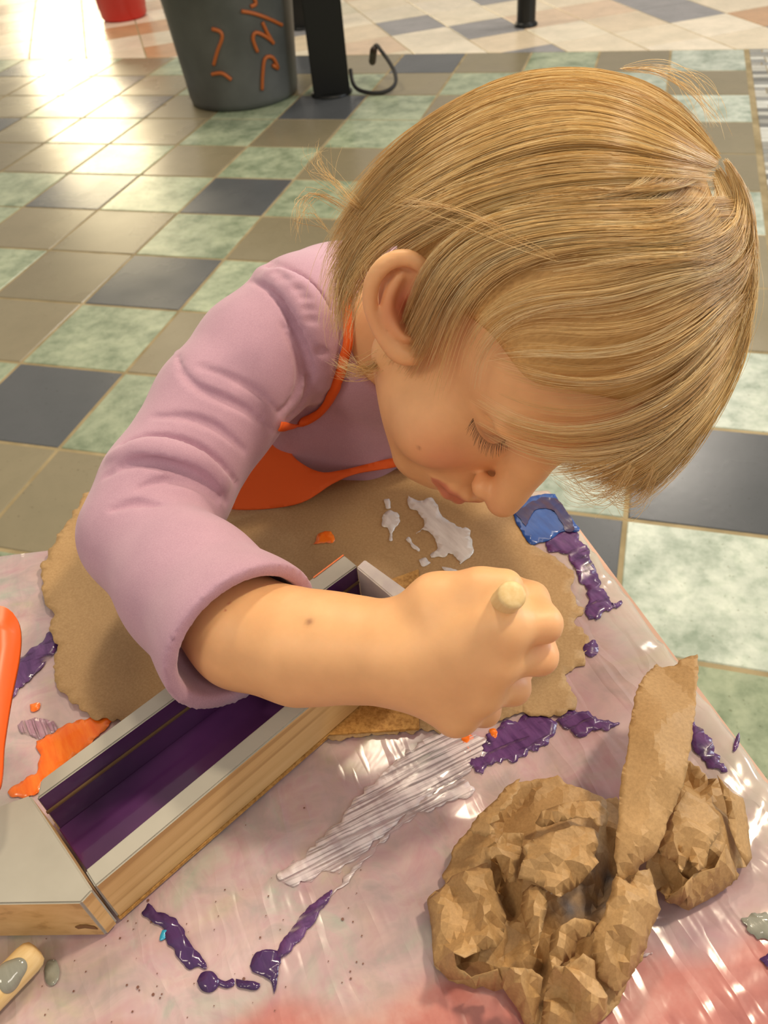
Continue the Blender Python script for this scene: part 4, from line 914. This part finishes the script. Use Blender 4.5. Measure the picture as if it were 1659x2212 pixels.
fl_ = [tp_(79, 1727), tp_(772, 1222), inner2 + bd * Lb, inner2]; prism('channel_floor', fl_, ZF, ZF + .004, mpu.m, bx, .0003)
# ledge along the far inner wall
s0, s1 = tp_(79, 1727), tp_(772, 1222); nrm = unit(np.r_[inner2 - s0, 0])[:2]
prism('ledge', [s0, s1, s1 + nrm * .0014, s0 + nrm * .0014], ZB - .0135, ZB - .012, plain('ledge_wood', (108, 84, 54), .5), bx, .0002)
mwhite = Mat('white_painted_wood', rough=.5); mwhite.base(mwhite.ramp(mwhite.noise(60, 4), [(.35, lin(226, 216, 212)), (.6, lin(244, 238, 226))]))
e0 = s1 + bd * .0005; e1_ = inner2 + bd * Lb * 1.0
prism('end_wall', [tp_(770, 1227), tp_(1010, 1430), tp_(1046, 1396), tp_(788, 1210)], ZF, ZB + .001, mwhite.m, bx)
# base board with its pointed end
o0 = outer2 + nrm * .0004; bb = [s0 - nrm * .011, s1 - nrm * .011 + bd * .004, s1 + bd * .045 + nrm * .006, at(905, 1574, ZF)[:2], o0 + bd * float((at(735, 1608, ZF)[:2] - o0) @ bd), o0]
prism('base_board', bb, ZS + .0016, ZF, mmdf.m, bx, .0003)
bk_ = [tp_(68, 1714), tp_(204, 1919), tp_(178, 1947), tp_(-160, 1952), tp_(-60, 1760)]
sh_ = -bd * .0009; bk_ = [p + sh_ for p in bk_]; prism('end_block', bk_, ZS + .0016, ZB, MS, bx, mats=(0, 1, 1, 1, 1, 1))
# orange rim paint on the far rim, knot on the end block
def strip(name, pts, m, parent): 
    o = mesh_of(name, pts, [tuple(range(len(pts)))], m, None, False); s = o.modifiers.new('s', 'SOLIDIFY'); s.thickness = .0003; s.offset = 0; return parent_keep(o, parent)
ra, rb_ = tp_(676, 1248), tp_(741, 1199); strip('paint_smear', [(*ra, ZB + .0004), (*rb_, ZB + .0004), (*(rb_ + nrm * .001), ZB + .0004), (*(ra + nrm * .001), ZB + .0004)], orange, bx)
_n = unit(np.r_[tp_(178, 1947) - tp_(-160, 1952), 0]); _o = unit(np.cross(_n, [0, 0, 1])); _b = np.r_[bk_[2], 0]
if _o @ np.r_[CP[:2] - bk_[2], 0] < 0: _o = -_o
def on_face(px, py):
    d = raydir(px, py); s_ = ((_b - CP) @ _o) / (d @ _o); return CP + d * s_ + _o * .0003
strip('wood_knot', [on_face(*p) for p in ((162, 2001), (172, 1997), (188, 1997), (204, 2000), (212, 2006), (200, 2005), (184, 2003), (170, 2005))], plain('knot', (126, 88, 48), .6), bx)
# ================================================================== ORANGE PADDLE AT THE LEFT EDGE
mor = Mat('orange_plastic', lin(248, 96, 20), .35, Subsurface_Weight=.1)
po = [(-60, 1318), (-10, 1306), (15, 1312), (34, 1332), (42, 1365), (38, 1420), (22, 1500), (6, 1600), (-6, 1700), (-60, 1700)]
P = spline(po + [po[0]], 70)[:-1]; bm = bmesh.new(); zz = .745
a = [bm.verts.new(tuple(at(p[0], p[1], zz + (1700 - p[1]) * 2e-5))) for p in P]; f_ = bm.faces.new(a)
g_ = bmesh.ops.extrude_face_region(bm, geom=[f_]); bmesh.ops.translate(bm, verts=[v for v in g_['geom'] if isinstance(v, bmesh.types.BMVert)], vec=(0, 0, -.004))
bmesh.ops.bevel(bm, geom=[e for e in bm.edges if len(e.link_faces) == 2 and e.calc_face_angle(0) > .8], offset=.0008, segments=2, affect='EDGES')
o = from_bm('craft_paddle', bm, mor.m, None, True); tag(o, 'flat orange plastic paddle with a rounded tip poking in at the left edge', 'craft paddle')

# ================================================================== CRUMPLED KRAFT PAPER
mck = Mat('crumpled_kraft', rough=.6); at2 = mck.attr()
mck.base(mck.mix(1.0, at2, mck.ramp(mck.noise(600, 3, .7), [(.3, (.82, .80, .76, 1)), (.7, (1.08, 1.08, 1.08, 1))]), 'MULTIPLY')); mck.bump(mck.noise(140, 5, .6), .22, .0012)
def cpx(q): return (860 + q[0] / 2.0763, 1400 + q[1] / 2.0763)
def crumple(name, outline, inner, parent, dens=.0026, amp=.00035, seed=0, jagamp=1.2, thick=.0003, hs=1.0):
    """outline / inner: traced crease points (crop px, height mm) -> faceted sheet of paper"""
    outline = [(x, y, h * hs) for x, y, h in outline]; inner = [(x, y, h * hs) for x, y, h in inner]
    P = [at(*cpx(q), ZS + q[2] / 1000) for q in outline]; r = random.Random(seed)
    # refine the outline so the torn edge is ragged
    O = []; n = len(P)
    for k in range(n):
        a, b = P[k], P[(k + 1) % n]; L = np.linalg.norm(b - a); m = max(1, int(L / .0018))
        for j in range(m):
            p = a + (b - a) * j / m; t = np.array([-(b - a)[1], (b - a)[0], 0]) / (L + 1e-9); O.append(p + t * r.uniform(-1, 1) * .0004 * jagamp)
    I = [at(*cpx(q), ZS + q[2] / 1000) for q in inner]
    key = np.array(P + I); 
    pts = [Vector((p[0], p[1])) for p in P + I]; tri = delaunay_2d_cdt(pts, [(k, (k + 1) % n) for k in range(n)], [], 1, 1e-9)
    kv = [tuple(v) for v in tri[0]]; src = tri[3]; kz = []
    for i, v in enumerate(kv): kz.append(key[src[i][0]][2] if src[i] else ZS + .01)
    # linear interpolation over the key triangles for a finer mesh
    T_ = [(f[0], f[j], f[j + 1]) for f in tri[2] for j in range(1, len(f) - 1)]
    TA_ = np.array([[kv[i] for i in t] for t in T_]); TZ = np.array([[kz[i] for i in t] for t in T_])
    vs, fs = cdt_fill([(p[0], p[1]) for p in O], dens)
    vv = np.array(vs); zz = np.full(len(vv), np.nan)
    a, b_, c_ = TA_[:, 0], TA_[:, 1], TA_[:, 2]; den = (b_[:, 1] - c_[:, 1]) * (a[:, 0] - c_[:, 0]) + (c_[:, 0] - b_[:, 0]) * (a[:, 1] - c_[:, 1]); den = np.where(abs(den) < 1e-14, 1e-14, den)
    for i, p in enumerate(vv):
        l1 = ((b_[:, 1] - c_[:, 1]) * (p[0] - c_[:, 0]) + (c_[:, 0] - b_[:, 0]) * (p[1] - c_[:, 1])) / den
        l2 = ((c_[:, 1] - a[:, 1]) * (p[0] - c_[:, 0]) + (a[:, 0] - c_[:, 0]) * (p[1] - c_[:, 1])) / den; l3 = 1 - l1 - l2
        k = np.minimum(np.minimum(l1, l2), l3).argmax(); l = np.clip([l1[k], l2[k], l3[k]], 0, 1); l /= l.sum(); zz[i] = l @ TZ[k]
    out = []
    for p, z in zip(vv, zz):
        v = Vector((p[0], p[1], seed)); c1 = noise.voronoi(v * 45)[0]; c2 = noise.voronoi(v * 110 + Vector((3, 1, 2)))[0]
        d = (c1[1] - c1[0]) * 2.2 + (c2[1] - c2[0]) * .9 - .8
        j = noise.noise_vector(v * 60) * .0008
        out.append((p[0] + j.x, p[1] + j.y, max(z + d * amp + j.z, ZS + .0035)))
    o = mesh_of(name, out, fs, mck.m, None); 
    o.data.set_sharp_from_angle(angle=math.radians(9))
    s = o.modifiers.new('s', 'SOLIDIFY'); s.thickness = thick; s.offset = 0
    base = np.array(lin(182, 146, 98)[:3]); blue = np.array(lin(96, 100, 112)[:3]); cl = []
    for p in out:
        c = base * (1 + .06 * noise.noise(Vector(p) * 60)); 
        w_ = 0
        if name == 'crumpled_ball':
            for q, rad in (((900, 1110), .011), ((830, 1150), .009), ((950, 1000), .008), ((760, 1170), .007)):
                g_ = at(*cpx(q), ZS + .012); w_ = max(w_, math.exp(-((p[0] - g_[0]) ** 2 + (p[1] - g_[1]) ** 2) / rad ** 2))
            w_ *= .6 + .8 * noise.noise(Vector(p) * 150)
        w_ = min(max(w_, 0), 1) * .85; cl.append((*(c * (1 - w_) + blue * w_), 1))
    at_ = o.data.attributes.new('col', 'FLOAT_COLOR', 'POINT'); at_.data.foreach_set('color', np.array(cl, dtype=np.float32).ravel())
    return parent_keep(o, parent)
cp = empty('crumpled_paper', tuple(at(1150, 1950, ZS))); tag(cp, 'crumpled wad of brown kraft paper with a torn strip sticking up', 'paper')
crumple('crumpled_ball',
 [(545, 600, 24), (480, 660, 22), (420, 740, 24), (350, 770, 20), (300, 830, 16), (250, 890, 12), (235, 960, 9), (195, 1020, 6), (215, 1055, 9), (130, 1130, 6), (150, 1250, 5), (155, 1330, 6), (160, 1420, 5), (230, 1490, 4), (350, 1530, 5), (440, 1530, 6), (480, 1530, 8), (510, 1580, 7), (540, 1620, 6), (580, 1720, 5), (700, 1760, 5), (860, 1720, 8), (920, 1660, 8), (990, 1590, 8), (1030, 1480, 8), (1090, 1400, 11), (1115, 1320, 14), (1125, 1270, 18), (1160, 1200, 20), (1150, 1100, 22), (1080, 1010, 22), (1060, 900, 20), (1040, 760, 20), (980, 670, 22), (930, 680, 22), (850, 640, 22), (760, 610, 24), (720, 575, 26), (650, 590, 24)],
 [(560, 700, 14), (500, 740, 13), (430, 800, 12), (470, 830, 14), (620, 790, 26), (600, 700, 22), (740, 710, 28), (700, 640, 22), (890, 700, 28), (930, 780, 25), (780, 795, 31), (860, 810, 27), (600, 860, 33), (560, 890, 34), (690, 830, 30), (870, 990, 36), (870, 1010, 26), (720, 930, 33), (890, 830, 30), (900, 900, 31), (720, 1115, 31), (740, 1125, 22), (550, 1040, 29), (600, 960, 34), (450, 870, 27), (390, 900, 25), (520, 1040, 24), (480, 1010, 12), (430, 960, 22), (435, 1000, 7), (480, 1180, 4), (450, 1090, 5), (520, 1230, 5), (540, 1130, 16), (560, 1100, 24), (660, 1095, 26), (610, 1360, 26), (560, 1200, 23), (680, 1290, 12), (670, 1160, 28), (760, 1160, 20), (830, 1060, 22), (940, 1010, 8), (900, 1150, 4), (980, 950, 5), (985, 1040, 5), (850, 1210, 15), (880, 1240, 22), (800, 1320, 9), (790, 1350, 7), (700, 1420, 24), (690, 1300, 20), (620, 1400, 7), (590, 1300, 12), (500, 1230, 19), (430, 1330, 24), (300, 1000, 19), (320, 1060, 22), (250, 1130, 16), (370, 1200, 25), (400, 1050, 22), (440, 1180, 17), (200, 1200, 10), (250, 1330, 18), (245, 1370, 22), (260, 1430, 14), (380, 1390, 25), (430, 1440, 22), (470, 1400, 12), (350, 1480, 12), (540, 1450, 18), (640, 1480, 12), (680, 1520, 20), (620, 1600, 12), (740, 1500, 12), (800, 1430, 20), (860, 1400, 22), (840, 1480, 12), (870, 1300, 27), (940, 1160, 28), (1000, 1080, 28), (900, 1370, 24), (960, 1280, 22), (1040, 1280, 26), (1060, 1370, 20), (960, 1350, 14), (960, 1500, 18), (900, 1560, 12), (800, 1620, 14), (720, 1640, 8), (660, 1660, 14), (560, 1620, 12), (400, 1260, 14), (330, 1280, 20), (300, 1350, 12)], cp, seed=3, hs=.72)
crumple('crumpled_lobe',
 [(1290, 500, 26), (1350, 530, 24), (1430, 580, 22), (1480, 640, 18), (1530, 680, 12), (1560, 800, 8), (1585, 930, 6), (1560, 975, 6), (1520, 990, 7), (1520, 1040, 8), (1420, 1110, 6), (1300, 1170, 5), (1200, 1140, 9), (1150, 1070, 12), (1110, 980, 18), (1130, 900, 22), (1180, 780, 24), (1230, 640, 24)],
 [(1290, 600, 14), (1350, 640, 15), (1400, 620, 14), (1420, 600, 20), (1390, 700, 22), (1280, 640, 28), (1440, 740, 26), (1460, 790, 24), (1400, 900, 27), (1385, 990, 16), (1350, 1000, 22), (1240, 890, 30), (1270, 880, 34), (1290, 900, 26), (1240, 985, 20), (1265, 1005, 22), (1290, 1030, 13), (1200, 1100, 14), (1240, 1060, 12), (1310, 1050, 22), (1470, 880, 20), (1500, 960, 14), (1290, 760, 30), (1220, 800, 29), (1480, 660, 8), (1510, 780, 7), (1550, 920, 5), (1170, 1000, 13), (1190, 940, 24), (1340, 830, 24), (1330, 1110, 14), (1420, 1040, 18)], cp, seed=8)
crumple('torn_flap', [(548, 586, 34), (530, 590, 34), (500, 620, 35), (440, 675, 34), (380, 730, 32), (350, 770, 30), (315, 815, 27), (360, 835, 29), (400, 845, 31), (430, 835, 33), (428, 815, 33), (415, 795, 34), (450, 770, 35), (460, 735, 36), (500, 700, 37), (515, 665, 37), (540, 640, 37)], [(470, 700, 37), (400, 770, 34)], cp, seed=12, amp=.0001, jagamp=2)
crumple('torn_strip', [(1155, 72, 40), (1185, 88, 41), (1215, 78, 42), (1240, 84, 42), (1262, 60, 43), (1300, 44, 43), (1345, 28, 44), (1342, 120, 46), (1335, 250, 48), (1325, 350, 50), (1310, 470, 50), (1285, 600, 48), (1250, 700, 45), (1215, 770, 43), (1190, 850, 41), (1160, 915, 39), (1100, 965, 36), (1050, 1010, 34), (1000, 1040, 33), (975, 1000, 36), (968, 940, 38), (980, 850, 42), (985, 760, 45), (990, 680, 47), (1005, 560, 50), (1030, 420, 52), (1045, 320, 52), (1060, 220, 49), (1085, 150, 46), (1115, 110, 43)],
 [(1220, 300, 55), (1150, 400, 56), (1200, 550, 54), (1120, 620, 52), (1130, 750, 48), (1090, 850, 46), (1060, 930, 43)], cp, seed=15, amp=.00015, jagamp=1)
crumple('folded_tail', [(985, 1010, 34), (1040, 1060, 31), (1080, 1000, 34), (1130, 985, 30), (1150, 1060, 27), (1172, 1170, 24), (1150, 1220, 22), (1125, 1270, 20), (1110, 1330, 18), (1040, 1480, 14), (980, 1560, 12), (900, 1480, 18), (868, 1380, 22), (885, 1270, 26), (930, 1190, 30), (950, 1110, 32)],
 [(1010, 1090, 38), (1090, 1080, 30), (1120, 1130, 31), (1040, 1150, 36), (1000, 1240, 34), (940, 1300, 30), (1060, 1290, 30), (1000, 1360, 22), (930, 1380, 28), (1040, 1400, 24), (960, 1440, 22), (1050, 1040, 26)], cp, seed=21, amp=.0003)

FL = [
 ([(600, 860, 37), (560, 890, 38), (575, 925, 36), (555, 970, 37), (540, 1035, 33), (600, 1045, 33), (650, 1075, 35), (720, 1118, 34), (745, 1100, 30), (800, 1070, 27), (870, 1012, 32), (905, 960, 33), (885, 930, 30), (900, 880, 34), (880, 815, 33), (780, 795, 38), (680, 822, 38)],
  [(700, 905, 43), (870, 985, 37), (740, 960, 38), (800, 860, 36), (760, 1030, 37), (640, 950, 39), (640, 1000, 35), (690, 1060, 38), (820, 940, 40), (850, 860, 38)]),
 ([(612, 785, 30), (640, 730, 34), (740, 700, 36), (830, 690, 33), (900, 690, 34), (945, 740, 30), (930, 800, 30), (890, 800, 34), (870, 770, 37), (780, 765, 36), (700, 785, 33), (640, 805, 31)], [(700, 745, 38), (830, 730, 39), (760, 735, 34), (900, 745, 32)]),
 ([(560, 1095, 25), (600, 1058, 30), (660, 1085, 33), (668, 1160, 29), (645, 1270, 31), (612, 1372, 33), (588, 1300, 25), (552, 1180, 24)], [(620, 1180, 36), (612, 1280, 36), (600, 1120, 34), (590, 1220, 29)]),
 ([(385, 905, 31), (440, 870, 33), (470, 825, 30), (560, 830, 30), (552, 900, 24), (545, 960, 27), (530, 1050, 25), (500, 1050, 26), (470, 1000, 22), (440, 935, 30), (400, 945, 29)], [(480, 880, 26), (450, 900, 34), (510, 930, 32), (500, 1000, 30)]),
 ([(240, 1020, 18), (300, 995, 26), (400, 960, 20), (420, 1000, 26), (435, 1080, 18), (485, 1200, 14), (470, 1300, 16), (440, 1340, 26), (380, 1355, 22), (300, 1390, 29), (250, 1368, 30), (262, 1425, 22), (330, 1480, 20), (400, 1450, 26), (445, 1440, 28), (480, 1520, 16), (430, 1540, 9), (350, 1530, 9), (230, 1490, 7), (160, 1420, 8), (152, 1330, 10), (150, 1250, 8), (128, 1130, 12), (215, 1058, 15)],
  [(320, 1060, 28), (280, 1150, 16), (370, 1200, 30), (330, 1250, 17), (300, 1320, 25), (200, 1210, 18), (220, 1330, 15), (430, 1180, 24), (400, 1290, 30), (190, 1130, 20), (340, 1420, 30), (280, 1450, 14), (400, 1100, 28), (360, 1500, 17), (420, 1230, 18), (200, 1400, 16)]),
 ([(430, 1430, 24), (520, 1430, 33), (600, 1440, 26), (650, 1480, 24), (640, 1560, 16), (610, 1700, 10), (570, 1690, 9), (545, 1620, 11), (500, 1560, 16), (460, 1500, 18)], [(540, 1460, 35), (560, 1540, 28), (500, 1490, 22), (600, 1500, 20), (590, 1600, 20)]),
 ([(655, 1560, 14), (670, 1480, 22), (700, 1420, 33), (760, 1430, 28), (830, 1370, 33), (880, 1400, 26), (885, 1480, 20), (940, 1560, 20), (930, 1640, 12), (860, 1720, 8), (760, 1750, 6), (690, 1740, 8), (640, 1700, 7)], [(720, 1480, 24), (790, 1470, 34), (740, 1560, 14), (830, 1540, 26), (700, 1620, 20), (780, 1650, 12), (860, 1620, 22), (840, 1450, 26), (800, 1590, 16)]),
 ([(690, 1290, 24), (740, 1240, 33), (790, 1205, 34), (850, 1215, 28), (900, 1235, 22), (860, 1290, 24), (805, 1310, 22), (795, 1380, 18), (740, 1420, 24), (690, 1440, 30), (680, 1370, 27)], [(740, 1310, 36), (800, 1250, 30), (730, 1380, 28), (710, 1340, 32)]),
 ([(1180, 850, 30), (1240, 720, 33), (1290, 640, 34), (1370, 690, 30), (1440, 760, 28), (1445, 820, 25), (1400, 890, 30), (1385, 985, 24), (1350, 1000, 28), (1300, 960, 24), (1270, 1005, 28), (1240, 960, 26), (1160, 920, 30)], [(1260, 860, 40), (1300, 780, 36), (1370, 800, 30), (1250, 900, 30), (1290, 900, 36), (1330, 940, 32), (1220, 820, 34), (1400, 830, 32)]),
 ([(1190, 1130, 12), (1280, 1060, 26), (1330, 1010, 24), (1420, 980, 26), (1470, 880, 28), (1500, 960, 16), (1515, 1040, 12), (1420, 1110, 8), (1310, 1168, 7)], [(1330, 1060, 30), (1420, 1030, 18), (1460, 960, 24), (1300, 1110, 18)]),
 ([(1430, 570, 28), (1470, 620, 30), (1500, 650, 26), (1545, 670, 22), (1570, 800, 16), (1585, 940, 12), (1560, 975, 12), (1520, 900, 20), (1480, 790, 24), (1470, 700, 27)], [(1520, 760, 24), (1490, 680, 32)]),
]
for k, (o_, i_) in enumerate(FL): crumple('paper_fold', o_, i_, cp, seed=40 + k, amp=.00012, dens=.0030, jagamp=.5)
